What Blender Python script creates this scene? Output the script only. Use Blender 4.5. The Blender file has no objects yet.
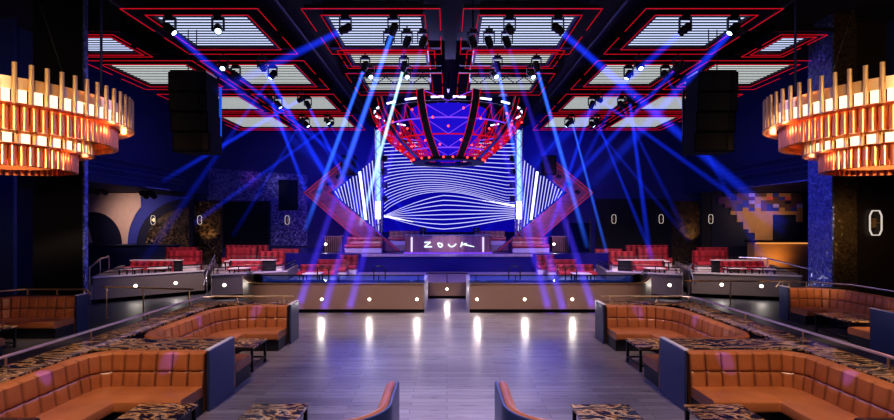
import bpy, math, random
from mathutils import Vector, Matrix
random.seed(7)
PI = math.pi
scene = bpy.context.scene
COL = scene.collection
F, CX, CY, CH = 500.0, 447.0, 222.0, 3.0      # focal length in pixels, principal point, eye height


def P(px, py, d):
    return Vector(((px - CX) * d / F, d, CH - (py - CY) * d / F))


# ------------------------------------------------------------------ materials
def new_mat(name):
    m = bpy.data.materials.new(name)
    m.use_nodes = True
    nt = m.node_tree
    for n in list(nt.nodes):
        if n.type != 'OUTPUT_MATERIAL':
            nt.nodes.remove(n)
    out = [n for n in nt.nodes if n.type == 'OUTPUT_MATERIAL'][0]
    return m, nt, out


def N(nt, t, **kw):
    n = nt.nodes.new(t)
    for k, v in kw.items():
        setattr(n, k, v)
    return n


def pbr(name, col, rough=.5, metal=0.0, emis=None, es=0.0, var=.12, vscale=3.0, bump=0.0, bscale=40.0, spec=.5, coat=0.0):
    """principled surface with noise-driven variation of colour and optional bump"""
    m, nt, out = new_mat(name)
    b = N(nt, 'ShaderNodeBsdfPrincipled')
    b.inputs['Roughness'].default_value = rough
    b.inputs['Metallic'].default_value = metal
    b.inputs['Specular IOR Level'].default_value = spec
    b.inputs['Coat Weight'].default_value = coat
    tc = N(nt, 'ShaderNodeTexCoord')
    ns = N(nt, 'ShaderNodeTexNoise')
    ns.inputs['Scale'].default_value = vscale
    ns.inputs['Detail'].default_value = 3
    nt.links.new(tc.outputs['Object'], ns.inputs['Vector'])
    mx = N(nt, 'ShaderNodeMix', data_type='RGBA')
    mx.inputs[6].default_value = [c * (1 - var) for c in col[:3]] + [1]
    mx.inputs[7].default_value = [min(1, c * (1 + var)) for c in col[:3]] + [1]
    nt.links.new(ns.outputs['Fac'], mx.inputs[0])
    nt.links.new(mx.outputs[2], b.inputs['Base Color'])
    if bump > 0:
        n2 = N(nt, 'ShaderNodeTexNoise')
        n2.inputs['Scale'].default_value = bscale
        nt.links.new(tc.outputs['Object'], n2.inputs['Vector'])
        bp = N(nt, 'ShaderNodeBump')
        bp.inputs['Strength'].default_value = bump
        bp.inputs['Distance'].default_value = .02
        nt.links.new(n2.outputs['Fac'], bp.inputs['Height'])
        nt.links.new(bp.outputs['Normal'], b.inputs['Normal'])
    if emis is not None:
        b.inputs['Emission Color'].default_value = (*emis, 1)
        b.inputs['Emission Strength'].default_value = es
    nt.links.new(b.outputs[0], out.inputs['Surface'])
    return m


def glow(name, col, s):
    m, nt, out = new_mat(name)
    e = N(nt, 'ShaderNodeEmission')
    e.inputs['Color'].default_value = (*col, 1)
    e.inputs['Strength'].default_value = s
    nt.links.new(e.outputs[0], out.inputs['Surface'])
    return m


def ramp(nt, stops, interp='LINEAR'):
    r = N(nt, 'ShaderNodeValToRGB')
    r.color_ramp.interpolation = interp
    el = r.color_ramp.elements
    while len(el) < len(stops):
        el.new(.5)
    for e, (p, c) in zip(el, stops):
        e.position = p
        e.color = (*c, 1)
    return r


def m_planks():
    m, nt, out = new_mat('grey_plank_floor')
    b = N(nt, 'ShaderNodeBsdfPrincipled')
    tc = N(nt, 'ShaderNodeTexCoord')
    br = N(nt, 'ShaderNodeTexBrick')
    br.offset = .37
    br.inputs['Color1'].default_value = (.175, .15, .16, 1)
    br.inputs['Color2'].default_value = (.27, .24, .255, 1)
    br.inputs['Mortar'].default_value = (.07, .06, .07, 1)
    br.inputs['Scale'].default_value = 1.0
    br.inputs['Brick Width'].default_value = 1.6
    br.inputs['Row Height'].default_value = .17
    br.inputs['Mortar Size'].default_value = .006
    nt.links.new(tc.outputs['Object'], br.inputs['Vector'])
    mp = N(nt, 'ShaderNodeMapping')
    mp.inputs['Scale'].default_value = (1.2, 26, 1)
    nt.links.new(tc.outputs['Object'], mp.inputs['Vector'])
    ns = N(nt, 'ShaderNodeTexNoise')
    ns.inputs['Scale'].default_value = 1.5
    ns.inputs['Detail'].default_value = 4
    nt.links.new(mp.outputs[0], ns.inputs['Vector'])
    mx = N(nt, 'ShaderNodeMix', data_type='RGBA', blend_type='MULTIPLY')
    mx.inputs[0].default_value = .75
    r = ramp(nt, [(.3, (.55, .55, .55)), (.7, (1.25, 1.25, 1.25))])
    nt.links.new(ns.outputs['Fac'], r.inputs[0])
    nt.links.new(br.outputs['Color'], mx.inputs[6])
    nt.links.new(r.outputs[0], mx.inputs[7])
    nt.links.new(mx.outputs[2], b.inputs['Base Color'])
    rr = N(nt, 'ShaderNodeMapRange')
    rr.inputs[3].default_value = .2
    rr.inputs[4].default_value = .42
    nt.links.new(ns.outputs['Fac'], rr.inputs[0])
    nt.links.new(rr.outputs[0], b.inputs['Roughness'])
    b.inputs['Specular IOR Level'].default_value = .7
    nt.links.new(b.outputs[0], out.inputs['Surface'])
    return m


def m_marble():
    m, nt, out = new_mat('black_gold_marble')
    b = N(nt, 'ShaderNodeBsdfPrincipled')
    tc = N(nt, 'ShaderNodeTexCoord')
    mp = N(nt, 'ShaderNodeMapping')
    mp.inputs['Rotation'].default_value = (0, 0, .5)
    mp.inputs['Scale'].default_value = (.8, 2.6, 1.6)
    nt.links.new(tc.outputs['Object'], mp.inputs['Vector'])
    ns = N(nt, 'ShaderNodeTexNoise')
    ns.inputs['Scale'].default_value = 1.7
    ns.inputs['Detail'].default_value = 6
    ns.inputs['Roughness'].default_value = .62
    ns.inputs['Distortion'].default_value = 1.6
    nt.links.new(mp.outputs[0], ns.inputs['Vector'])
    r = ramp(nt, [(.0, (.008, .007, .012)), (.43, (.02, .018, .03)), (.48, (.55, .28, .08)), (.505, (.62, .44, .26)),
                  (.54, (.05, .035, .04)), (.62, (.012, .01, .02)), (.70, (.6, .34, .1)), (.76, (.03, .025, .035))])
    nt.links.new(ns.outputs['Fac'], r.inputs[0])
    nt.links.new(r.outputs[0], b.inputs['Base Color'])
    b.inputs['Roughness'].default_value = .16
    b.inputs['Specular IOR Level'].default_value = .6
    nt.links.new(b.outputs[0], out.inputs['Surface'])
    return m


def m_leather(name, c1, c2):
    m, nt, out = new_mat(name)
    b = N(nt, 'ShaderNodeBsdfPrincipled')
    tc = N(nt, 'ShaderNodeTexCoord')
    ns = N(nt, 'ShaderNodeTexNoise')
    ns.inputs['Scale'].default_value = 2.2
    ns.inputs['Detail'].default_value = 4
    nt.links.new(tc.outputs['Object'], ns.inputs['Vector'])
    r = ramp(nt, [(.3, c1), (.7, c2)])
    nt.links.new(ns.outputs['Fac'], r.inputs[0])
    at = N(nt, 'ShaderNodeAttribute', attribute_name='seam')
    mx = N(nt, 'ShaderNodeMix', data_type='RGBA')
    mx.inputs[7].default_value = (c1[0] * .22, c1[1] * .18, c1[2] * .18, 1)  # crevice shade of the tufting painted into the colour along the seams
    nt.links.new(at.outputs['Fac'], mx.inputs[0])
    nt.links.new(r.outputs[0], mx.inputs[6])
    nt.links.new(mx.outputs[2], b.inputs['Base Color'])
    v = N(nt, 'ShaderNodeTexVoronoi')
    v.inputs['Scale'].default_value = 90
    nt.links.new(tc.outputs['Object'], v.inputs['Vector'])
    bp = N(nt, 'ShaderNodeBump')
    bp.inputs['Strength'].default_value = .12
    bp.inputs['Distance'].default_value = .01
    nt.links.new(v.outputs['Distance'], bp.inputs['Height'])
    nt.links.new(bp.outputs['Normal'], b.inputs['Normal'])
    b.inputs['Roughness'].default_value = .3
    b.inputs['Specular IOR Level'].default_value = .55
    nt.links.new(b.outputs[0], out.inputs['Surface'])
    return m


def m_mosaic(name, c1, c2, scale=16, metal=.8, rough=.3, rnd=.25):
    """small glittering tiles, each tilted a little"""
    m, nt, out = new_mat(name)
    b = N(nt, 'ShaderNodeBsdfPrincipled')
    tc = N(nt, 'ShaderNodeTexCoord')
    v = N(nt, 'ShaderNodeTexVoronoi')
    v.inputs['Scale'].default_value = scale
    nt.links.new(tc.outputs['Object'], v.inputs['Vector'])
    sp = N(nt, 'ShaderNodeSeparateColor')
    nt.links.new(v.outputs['Color'], sp.inputs[0])
    r = ramp(nt, [(0, c1), (1, c2)])
    nt.links.new(sp.outputs[0], r.inputs[0])
    nt.links.new(r.outputs[0], b.inputs['Base Color'])
    geo = N(nt, 'ShaderNodeNewGeometry')
    sub = N(nt, 'ShaderNodeVectorMath', operation='SUBTRACT')
    sub.inputs[1].default_value = (.5, .5, .5)
    nt.links.new(v.outputs['Color'], sub.inputs[0])
    sc = N(nt, 'ShaderNodeVectorMath', operation='SCALE')
    sc.inputs['Scale'].default_value = rnd
    nt.links.new(sub.outputs[0], sc.inputs[0])
    ad = N(nt, 'ShaderNodeVectorMath', operation='ADD')
    nt.links.new(geo.outputs['Normal'], ad.inputs[0])
    nt.links.new(sc.outputs[0], ad.inputs[1])
    nm = N(nt, 'ShaderNodeVectorMath', operation='NORMALIZE')
    nt.links.new(ad.outputs[0], nm.inputs[0])
    nt.links.new(nm.outputs[0], b.inputs['Normal'])
    b.inputs['Metallic'].default_value = metal
    b.inputs['Roughness'].default_value = rough
    nt.links.new(b.outputs[0], out.inputs['Surface'])
    return m


def m_wood(name, c1, c2, rough=.35, scale=(1, 1, 9)):
    m, nt, out = new_mat(name)
    b = N(nt, 'ShaderNodeBsdfPrincipled')
    tc = N(nt, 'ShaderNodeTexCoord')
    mp = N(nt, 'ShaderNodeMapping')
    mp.inputs['Scale'].default_value = scale
    nt.links.new(tc.outputs['Object'], mp.inputs['Vector'])
    ns = N(nt, 'ShaderNodeTexNoise')
    ns.inputs['Scale'].default_value = 1.6
    ns.inputs['Detail'].default_value = 6
    ns.inputs['Distortion'].default_value = .6
    nt.links.new(mp.outputs[0], ns.inputs['Vector'])
    r = ramp(nt, [(.3, c1), (.7, c2)])
    nt.links.new(ns.outputs['Fac'], r.inputs[0])
    nt.links.new(r.outputs[0], b.inputs['Base Color'])
    b.inputs['Roughness'].default_value = rough
    nt.links.new(b.outputs[0], out.inputs['Surface'])
    return m


def m_glass(name, col=(.6, .8, 1), rough=.02):
    m, nt, out = new_mat(name)
    g = N(nt, 'ShaderNodeBsdfGlossy')
    g.inputs['Roughness'].default_value = rough
    t = N(nt, 'ShaderNodeBsdfTransparent')
    t.inputs['Color'].default_value = (*col, 1)
    fr = N(nt, 'ShaderNodeFresnel')
    fr.inputs['IOR'].default_value = 1.5
    mx = N(nt, 'ShaderNodeMixShader')
    nt.links.new(fr.outputs[0], mx.inputs[0])
    nt.links.new(t.outputs[0], mx.inputs[1])
    nt.links.new(g.outputs[0], mx.inputs[2])
    nt.links.new(mx.outputs[0], out.inputs['Surface'])
    return m


def m_beam(name, col, s, length, r0, r1, A, D, fade=.93):
    """lit haze inside a light beam from A along D: an emitting volume, densest on the beam's axis, thinning out along it"""
    m, nt, out = new_mat(name)

    def math_(op, a, b=None, clamp=False):
        n = N(nt, 'ShaderNodeMath', operation=op)
        n.use_clamp = clamp
        for i, v in enumerate((a, b)):
            if v is None:
                continue
            if isinstance(v, (int, float)):
                n.inputs[i].default_value = v
            else:
                nt.links.new(v, n.inputs[i])
        return n.outputs[0]
    geo = N(nt, 'ShaderNodeNewGeometry')
    df = N(nt, 'ShaderNodeVectorMath', operation='SUBTRACT')
    nt.links.new(geo.outputs['Position'], df.inputs[0])
    df.inputs[1].default_value = A
    dt = N(nt, 'ShaderNodeVectorMath', operation='DOT_PRODUCT')
    nt.links.new(df.outputs[0], dt.inputs[0])
    dt.inputs[1].default_value = D
    l2 = N(nt, 'ShaderNodeVectorMath', operation='DOT_PRODUCT')
    nt.links.new(df.outputs[0], l2.inputs[0])
    nt.links.new(df.outputs[0], l2.inputs[1])
    z = dt.outputs['Value']
    t = math_('DIVIDE', z, length, True)
    rad = math_('ADD', math_('MULTIPLY', t, r1 - r0), r0)
    rr = math_('SUBTRACT', l2.outputs['Value'], math_('MULTIPLY', z, z))
    f = math_('SUBTRACT', 1.0, math_('DIVIDE', rr, math_('MULTIPLY', rad, rad)), True)
    f = math_('MULTIPLY', f, f)
    g = math_('POWER', math_('SUBTRACT', 1.0, math_('MULTIPLY', t, fade)), 1.0)
    st = math_('MULTIPLY', math_('MULTIPLY', f, g), s)
    st = math_('MULTIPLY', st, math_('DIVIDE', r0, rad))
    e = N(nt, 'ShaderNodeEmission')
    e.inputs['Color'].default_value = (*col, 1)
    nt.links.new(st, e.inputs['Strength'])
    tr = N(nt, 'ShaderNodeBsdfTransparent')
    nt.links.new(tr.outputs[0], out.inputs['Surface'])
    nt.links.new(e.outputs[0], out.inputs['Volume'])
    return m


M = dict(
    planks=m_planks(), marble=m_marble(),
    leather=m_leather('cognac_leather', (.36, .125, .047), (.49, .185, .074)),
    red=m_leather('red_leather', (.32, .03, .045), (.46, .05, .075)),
    plinth=pbr('dark_plinth', (.012, .012, .02), .5),
    panel=pbr('blue_grey_panel', (.05, .07, .17), .3, .4),  # blue of the stage wash on the end panels put into the base colour
    brass=pbr('brass', (.78, .50, .24), .32, .75),
    steel=pbr('satin_steel', (.72, .58, .47), .3, 1.0),
    copper=pbr('copper_tube', (.86, .30, .12), .3, .8),
    black=pbr('black_metal', (.012, .012, .016), .45, .3),
    matte=pbr('matte_black', (.0025, .0025, .005), .9, spec=.2),
    ceil=pbr('dark_ceiling', (.002, .002, .008), .95),
    navy=pbr('navy_wall', (.008, .016, .085), .7, bump=.2, bscale=8),
    backwall=pbr('blue_back_wall', (.02, .025, .16), .6, bump=.3, bscale=6),  # blue veil of the haze put into the wall colour
    darkwall=pbr('dark_wall', (.010, .010, .016), .6),
    carpet=pbr('dark_carpet', (.05, .05, .06), .55, var=.3, vscale=6),
    tan=pbr('tan_plaster', (.32, .21, .16), .5, var=.07),
    grey=pbr('grey_stone', (.20, .175, .16), .5, var=.15, vscale=2),
    terr=pbr('terrace_carpet', (.42, .34, .37), .35, var=.45, vscale=7),
    white=pbr('pale_trim', (.7, .66, .68), .4),
    silver=pbr('silver_trim', (.75, .72, .8), .25, .9),
    chev=m_wood('chevron_wood', (.16, .07, .13), (.28, .12, .2), .3, (1, 1, 7)),
    djwood=m_wood('dj_wood', (.25, .12, .11), (.42, .24, .22), .3, (7, 1, .6)),
    mosaic=m_mosaic('silver_mosaic', (.05, .06, .3), (.26, .25, .6), 13, .6, .4, .28),
    bronze=m_mosaic('bronze_mosaic', (.03, .018, .008), (.22, .14, .06), 16, .7, .4, .6),
    bluemos=m_mosaic('blue_lit_mosaic', (.03, .05, .25), (.16, .2, .55), 16, .5, .35, .6),  # blue light on the pillar sides put into the tile colour
    goldwall=m_mosaic('gold_glow_wall', (.012, .010, .014), (.16, .10, .05), 9, .3, .5, .5),  # amber glow on the wall put into the fleck colour
    glass=m_glass('tinted_glass', (.55, .7, .95)),
    smoke=m_glass('smoked_glass', (.4, .45, .6)),
    cream=pbr('mural_cream', (.75, .55, .45), .7), mblue=pbr('mural_blue', (.05, .07, .42), .7),
    mdark=pbr('mural_dark', (.008, .010, .05), .7),
    red_neon=glow('red_neon', (.8, .008, .03), .68), pink_neon=glow('pink_neon', (.9, .05, .16), .42),
    slat=glow('white_slat', (.62, .70, 1.0), 1.0), slat_b=glow('warm_slat', (.76, .80, .80), .85),
    darkcop=pbr('dark_copper', (.10, .035, .015), .7, .2), bulb=glow('warm_lamp_block', (1, .70, .45), 1.7), ringglow=glow('warm_ring', (1, .55, .25), 1.6),
    dot=glow('white_dot', (1, .86, .68), 9), lens=glow('cyan_lens', (.55, .8, 1), 5), lens_off=pbr('dark_lens', (.02, .03, .06), .1),
    scr=glow('screen_blue', (.008, .003, .50), .62), wave=glow('screen_wave', (.60, .58, 1.0), 1.0), wave_b=glow('screen_wave_bright', (.9, .9, 1.0), 1.9),
    tri=glow('side_screen_blue', (.02, .02, .42), .5),
    tower=glow('tower_light', (.35, .62, 1.0), 1.3), tower_w=glow('tower_white', (.8, .95, 1), 3.0),
    bar=glow('white_bar', (.72, .72, 1), 2.2), redlamp=glow('red_lamp', (1, .05, .04), 4),
    violet=glow('violet_tube', (.28, .08, 1), .9), core=glow('blue_haze_core', (.02, .008, .6), .9),
    letter=glow('letter_light', (.7, .92, 1), 1.4), strip=glow('booth_strip', (.8, .7, 1), 1.0),
    cove=glow('warm_cove', (1, .55, .25), 1.0), sconce=glow('sconce_light', (1, .88, .78), .6),
    bluestrip=glow('blue_strip', (.02, .12, 1), .7), amber=glow('amber_bar_light', (1, .45, .14), .75),
)


# ------------------------------------------------------------------ mesh helper
class MB:
    def __init__(s):
        s.v, s.f, s.mi = [], [], []

    def add(s, vs, fs, mi=0):
        b = len(s.v)
        s.v += [Vector(v) for v in vs]
        s.f += [tuple(b + i for i in f) for f in fs]
        s.mi += [mi] * len(fs)

    def box(s, x0, x1, y0, y1, z0, z1, mi=0):
        x0, x1 = min(x0, x1), max(x0, x1)
        s.add([(x, y, z) for z in (z0, z1) for y in (y0, y1) for x in (x0, x1)],
              [(0, 2, 3, 1), (4, 5, 7, 6), (0, 1, 5, 4), (2, 6, 7, 3), (0, 4, 6, 2), (1, 3, 7, 5)], mi)
        return s

    def bar(s, p, q, w, h, mi=0, up=(0, 0, 1)):
        p, q = Vector(p), Vector(q)
        d = (q - p).normalized()
        u = Vector(up)
        if abs(d.dot(u)) > .98:
            u = Vector((0, 1, 0))
        a = d.cross(u).normalized() * w / 2
        b = a.cross(d).normalized() * h / 2
        vs = [c + i * a + j * b for c in (p, q) for j in (-1, 1) for i in (-1, 1)]
        s.add(vs, [(0, 2, 3, 1), (4, 5, 7, 6), (0, 1, 5, 4), (2, 6, 7, 3), (0, 4, 6, 2), (1, 3, 7, 5)], mi)
        return s

    def tube(s, p, q, r, n=8, r2=None, mi=0):
        p, q = Vector(p), Vector(q)
        r2 = r if r2 is None else r2
        d = (q - p).normalized()
        u = Vector((0, 0, 1)) if abs(d.z) < .95 else Vector((1, 0, 0))
        a = d.cross(u).normalized()
        b = a.cross(d)
        vs = []
        for c, rr in ((p, r), (q, r2)):
            for i in range(n):
                t = 2 * PI * i / n
                vs.append(c + (a * math.cos(t) + b * math.sin(t)) * rr)
        fs = [(i, (i + 1) % n, n + (i + 1) % n, n + i) for i in range(n)]
        fs += [tuple(range(n))[::-1], tuple(range(n, 2 * n))]
        s.add(vs, fs, mi)
        return s

    def path(s, pts, r, n=8, mi=0, closed=False):
        pts = [Vector(p) for p in pts]
        L = len(pts)
        vs, fs = [], []
        for i, p in enumerate(pts):
            a = pts[(i - 1) % L] if closed or i else pts[0]
            c = pts[(i + 1) % L] if closed or i < L - 1 else pts[-1]
            d = (c - a).normalized()
            u = Vector((0, 0, 1)) if abs(d.z) < .95 else Vector((0, 1, 0))
            x = d.cross(u).normalized()
            y = x.cross(d)
            for k in range(n):
                t = 2 * PI * k / n
                vs.append(p + (x * math.cos(t) + y * math.sin(t)) * r)
        for i in range(L if closed else L - 1):
            j = (i + 1) % L
            for k in range(n):
                k2 = (k + 1) % n
                fs.append((i * n + k, i * n + k2, j * n + k2, j * n + k))
        if not closed:
            fs += [tuple(range(n))[::-1], tuple(range((L - 1) * n, L * n))]
        s.add(vs, fs, mi)
        return s

    def prism(s, poly, z0, z1, mi=0):
        n = len(poly)
        a = sum(poly[i][0] * poly[(i + 1) % n][1] - poly[(i + 1) % n][0] * poly[i][1] for i in range(n))
        if a < 0:
            poly = poly[::-1]
        vs = [(x, y, z0) for x, y in poly] + [(x, y, z1) for x, y in poly]
        fs = [(i, (i + 1) % n, n + (i + 1) % n, n + i) for i in range(n)]
        fs += [tuple(range(n))[::-1], tuple(range(n, 2 * n))]
        s.add(vs, fs, mi)
        return s

    def xz(s, poly, y0, y1, mi=0):
        """prism of a polygon drawn in the XZ plane, from depth y0 to y1"""
        n = len(poly)
        a = sum(poly[i][0] * poly[(i + 1) % n][1] - poly[(i + 1) % n][0] * poly[i][1] for i in range(n))
        if a < 0:
            poly = poly[::-1]
        vs = [(x, y0, z) for x, z in poly] + [(x, y1, z) for x, z in poly]
        fs = [(i, (i + 1) % n, n + (i + 1) % n, n + i)[::-1] for i in range(n)]
        fs += [tuple(range(n)), tuple(range(n, 2 * n))[::-1]]
        s.add(vs, fs, mi)
        return s

    def lathe(s, prof, c=(0, 0, 0), n=24, mi=0, a0=0, a1=2 * PI):
        c = Vector(c)
        full = abs(a1 - a0 - 2 * PI) < 1e-6
        k = n if full else n + 1
        vs = []
        for i in range(k):
            t = a0 + (a1 - a0) * i / n
            for r, z in prof:
                vs.append(c + Vector((r * math.cos(t), r * math.sin(t), z)))
        m = len(prof)
        fs = []
        for i in range(n):
            j = (i + 1) % k
            for q in range(m - 1):
                fs.append((i * m + q, j * m + q, j * m + q + 1, i * m + q + 1))
        s.add(vs, fs, mi)
        return s

    def sphere(s, c, r, n=10, mi=0):
        prof = [(max(1e-4, r * math.sin(PI * i / 6)), -r * math.cos(PI * i / 6)) for i in range(7)]
        return s.lathe(prof, c, n, mi)

    def build(s, name, mats, parent=None, smooth=False, bevel=0.0):
        me = bpy.data.meshes.new(name)
        off = parent_loc(parent)
        me.from_pydata([v - off for v in s.v], [], s.f)
        if not isinstance(mats, (list, tuple)):
            mats = [mats]
        for m in mats:
            me.materials.append(M[m] if isinstance(m, str) else m)
        me.polygons.foreach_set('material_index', s.mi)
        if smooth:
            me.polygons.foreach_set('use_smooth', [True] * len(s.f))
        me.update()
        o = bpy.data.objects.new(name, me)
        COL.objects.link(o)
        if parent is not None:
            o.parent = parent
        if bevel:
            b = o.modifiers.new('edge', 'BEVEL')
            b.width = bevel
            b.segments = 2
            b.limit_method = 'ANGLE'
        if smooth:
            e = o.modifiers.new('split', 'EDGE_SPLIT')
            e.split_angle = .7
        return o


def parent_loc(o):
    v = Vector((0, 0, 0))
    while o is not None:
        v += o.location
        o = o.parent
    return v


def thing(name, label, cat, loc=(0, 0, 0), group=None):
    o = bpy.data.objects.new(name, None)
    o.empty_display_size = .2
    COL.objects.link(o)
    o.location = loc
    o['label'] = label
    o['category'] = cat
    if group:
        o['group'] = group
    return o


def tag(o, label, cat, group=None, kind=None):
    o['label'] = label
    o['category'] = cat
    if group:
        o['group'] = group
    if kind:
        o['kind'] = kind
    return o


def struct(name, mb, mats, label, **kw):
    o = mb.build(name, mats, None, **kw)
    o['kind'] = 'structure'
    o['label'] = label
    return o


def dup(src, loc, label, group=None):
    """copy of a thing with copies of its parts and sub-parts"""
    r = src.copy()
    COL.objects.link(r)
    r.location = loc
    r['label'] = label
    if group:
        r['group'] = group
    for ch in list(src.children):
        c = ch.copy()
        COL.objects.link(c)
        c.parent = r
        for g in list(ch.children):
            d = g.copy()
            COL.objects.link(d)
            d.parent = c
    return r


SIDE = {-1: 'arch mural side', 1: 'block mural side'}


# ------------------------------------------------------------------ swept upholstery
class Path:
    """2-D path with rounded corners; at(i, n) is sample i moved n metres to the inner side"""

    def __init__(s, pts, radii, inner, step=.07):
        s.smp = []
        pts = [Vector(p) for p in pts]
        n = len(pts)
        cur, u = pts[0].copy(), 0.0
        pR, pt = 1e9, 0.0
        nrm = lambda d: Vector((-d.y, d.x)) * inner
        for i in range(1, n):
            d1 = (pts[i] - pts[i - 1]).normalized()
            end = pts[i].copy()
            R, tn = 1e9, 0.0
            if i < n - 1:
                d2 = (pts[i + 1] - pts[i]).normalized()
                R = radii[i - 1]
                ang = math.acos(max(-1, min(1, d1.dot(d2))))
                tn = math.tan(ang / 2)
                t = R * tn
                end = pts[i] - d1 * t
            L = (end - cur).length
            k = max(1, int(L / step))
            for j in range(k + (1 if i == n - 1 else 0)):
                p = cur.lerp(end, j / k)
                s.smp.append(('l', p, nrm(d1), u + L * j / k, d1, L * j / k, L, pR, pt, R, tn))
            u += L
            if i < n - 1:
                N1, N2 = nrm(d1), nrm(d2)
                C = end + N1 * R
                k = max(2, int(R * ang / step))
                for j in range(k):
                    a = j / k
                    q = (N1 * math.sin((1 - a) * ang) + N2 * math.sin(a * ang)) / max(1e-6, math.sin(ang))
                    s.smp.append(('a', C, q.normalized(), u + R * ang * a, R, (N1 + N2) / (1 + N1.dot(N2))))
                u += R * ang
                cur = pts[i] + d2 * t
                pR, pt = R, tn
        s.length = u

    def at(s, i, n):
        k = s.smp[i]
        if k[0] == 'l':
            _, p, nn, _u, d, q, L, pR, pt, nR, tn = k
            lo, hi = max(0, n - pR) * pt, L - max(0, n - nR) * tn
            return p + d * (max(lo, min(hi, q)) - q) + nn * n
        if n <= k[4]:
            return k[1] - k[2] * (k[4] - n)
        return k[1] + k[5] * (n - k[4])

    def u(s, i):
        return s.smp[i][3]


def sweep(mb, path, prof, disp=None, mi=0):
    """prof: closed loop of (n, z); disp(u, k) moves loop point k further in"""
    m = len(prof)
    vs, fs = [], []
    c = len(path.smp)
    for i in range(c):
        for k, (n, z) in enumerate(prof):
            nn = n + (disp(path.u(i), k) if disp else 0)
            p = path.at(i, nn)
            vs.append((p.x, p.y, z))
    for i in range(c - 1):
        for k in range(m):
            k2 = (k + 1) % m
            fs.append((i * m + k, i * m + k2, (i + 1) * m + k2, (i + 1) * m + k))
    fs += [tuple(range(m))[::-1], tuple((c - 1) * m + k for k in range(m))]
    mb.add(vs, fs, mi)
    return mb


def recalc(o):
    import bmesh
    bm = bmesh.new()
    bm.from_mesh(o.data)
    bmesh.ops.remove_doubles(bm, verts=bm.verts, dist=1e-4)
    bmesh.ops.dissolve_degenerate(bm, edges=bm.edges, dist=1e-5)
    bmesh.ops.recalc_face_normals(bm, faces=bm.faces)
    bm.to_mesh(o.data)
    bm.free()


def booth(label, pts, radii, inner, z=0.0, zs=.42, zt=.94, depth=.80, tb=.16, mat='leather', group=None, step=.025, cat='booth', name='banquette_booth', seat_pts=None, tuft=.255, shell=None, bulge=.04, front='plinth'):
    cx = sum(p[0] for p in pts) / len(pts)
    cy = sum(p[1] for p in pts) / len(pts)
    t = thing(name, label, cat, (cx, cy, z), group)
    pa = Path(pts, radii, inner, step)
    zt, zs = z + zt, z + zs
    ztop = zt - .035
    zmid = zs + .43 * (zt - zs)
    if step < .08:
        zl = [ztop, ztop - .03, ztop - .08, (ztop + zmid) / 2, zmid + .08, zmid + .035, zmid + .014, zmid, zmid - .014, zmid - .035, zmid - .08, (zmid + zs) / 2, zs + .06, zs, zs - .06]
    else:
        zl = [ztop, ztop - .05, zmid + .06, zmid, zmid - .06, zs + .05, zs - .05]
    zl = sorted(set(zl), reverse=True)
    front_rows = [(tb + .07 * (zt - zz) / (zt - zs), zz) for zz in zl]
    prof = [(0, z + .02), (0, zt - .03), (.03, zt), (tb - .04, zt)] + front_rows + [(tb + .07, z + .02)]
    nf = 4
    w = pa.length / max(1, round(pa.length / tuft))
    gw = .055 if step < .08 else .09
    sm = lambda a: math.sqrt(max(0, 1 - (1 - min(1, a)) ** 2))
    seams = []

    def disp(u, k):
        if k < nf or k >= nf + len(front_rows):
            seams.append(0.0)
            return 0
        zz = prof[k][1]
        du = abs((u / w + .5) % 1 - .5) * w
        fv = abs(zz - zmid)
        seams.append(max(max(0, 1 - du / (step * .9)), max(0, 1 - fv / .02) * .75))
        return bulge * sm(du / gw) * (.35 + .65 * sm(fv / .07))
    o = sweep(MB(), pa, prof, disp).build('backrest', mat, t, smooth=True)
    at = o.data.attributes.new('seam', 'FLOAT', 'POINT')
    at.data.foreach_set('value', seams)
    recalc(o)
    n0 = tb + .09
    n1 = n0 + depth - .1
    if seat_pts:
        pa = Path(seat_pts, [.3] * (len(seat_pts) - 2), inner, step)
    sp = [(n0, zs - .16), (n0, zs), (n1 - .06, zs + .012), (n1 - .015, zs - .012), (n1, zs - .05), (n1, zs - .13), (n1 - .03, zs - .16)]
    o = sweep(MB(), pa, sp).build('seat', mat, t, smooth=True)
    recalc(o)
    bp = [(n0, z), (n0, zs - .165), (n1 - .07, zs - .165), (n1 - .07, z)]
    o = sweep(MB(), pa, bp).build('base', front, t)
    recalc(o)
    pa = Path(pts, radii, inner, step)
    if shell:
        o = sweep(MB(), pa, [(-.06, z), (-.06, zt - .03), (-.045, zt - .005), (-.02, zt - .005), (-.006, zt - .03), (-.006, z)]).build('outer_shell', shell, t, smooth=True)
        recalc(o)
    return t


def table(label, x0, x1, y0, y1, z=0, h=.5, group='marble cocktail tables'):
    t = thing('cocktail_table', label, 'table', ((x0 + x1) / 2, (y0 + y1) / 2, z), group)
    MB().box(x0, x1, y0, y1, z + h - .045, z + h).build('table_top', 'marble', t, bevel=.01)
    for sx in (x0 + .04, x1 - .04):
        for sy in (y0 + .04, y1 - .04):
            MB().box(sx - .022, sx + .022, sy - .022, sy + .022, z, z + h - .046).build('leg', 'black', t)
    b = MB()
    for sy in (y0 + .04, y1 - .04):
        b.box(x0 + .062, x1 - .062, sy - .015, sy + .015, z + .1, z + .13)
    for sx in (x0 + .04, x1 - .04):
        b.box(sx - .015, sx + .015, y0 + .062, y1 - .062, z + .1, z + .13)
    b.build('stretcher_frame', 'black', t)
    return t


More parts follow.
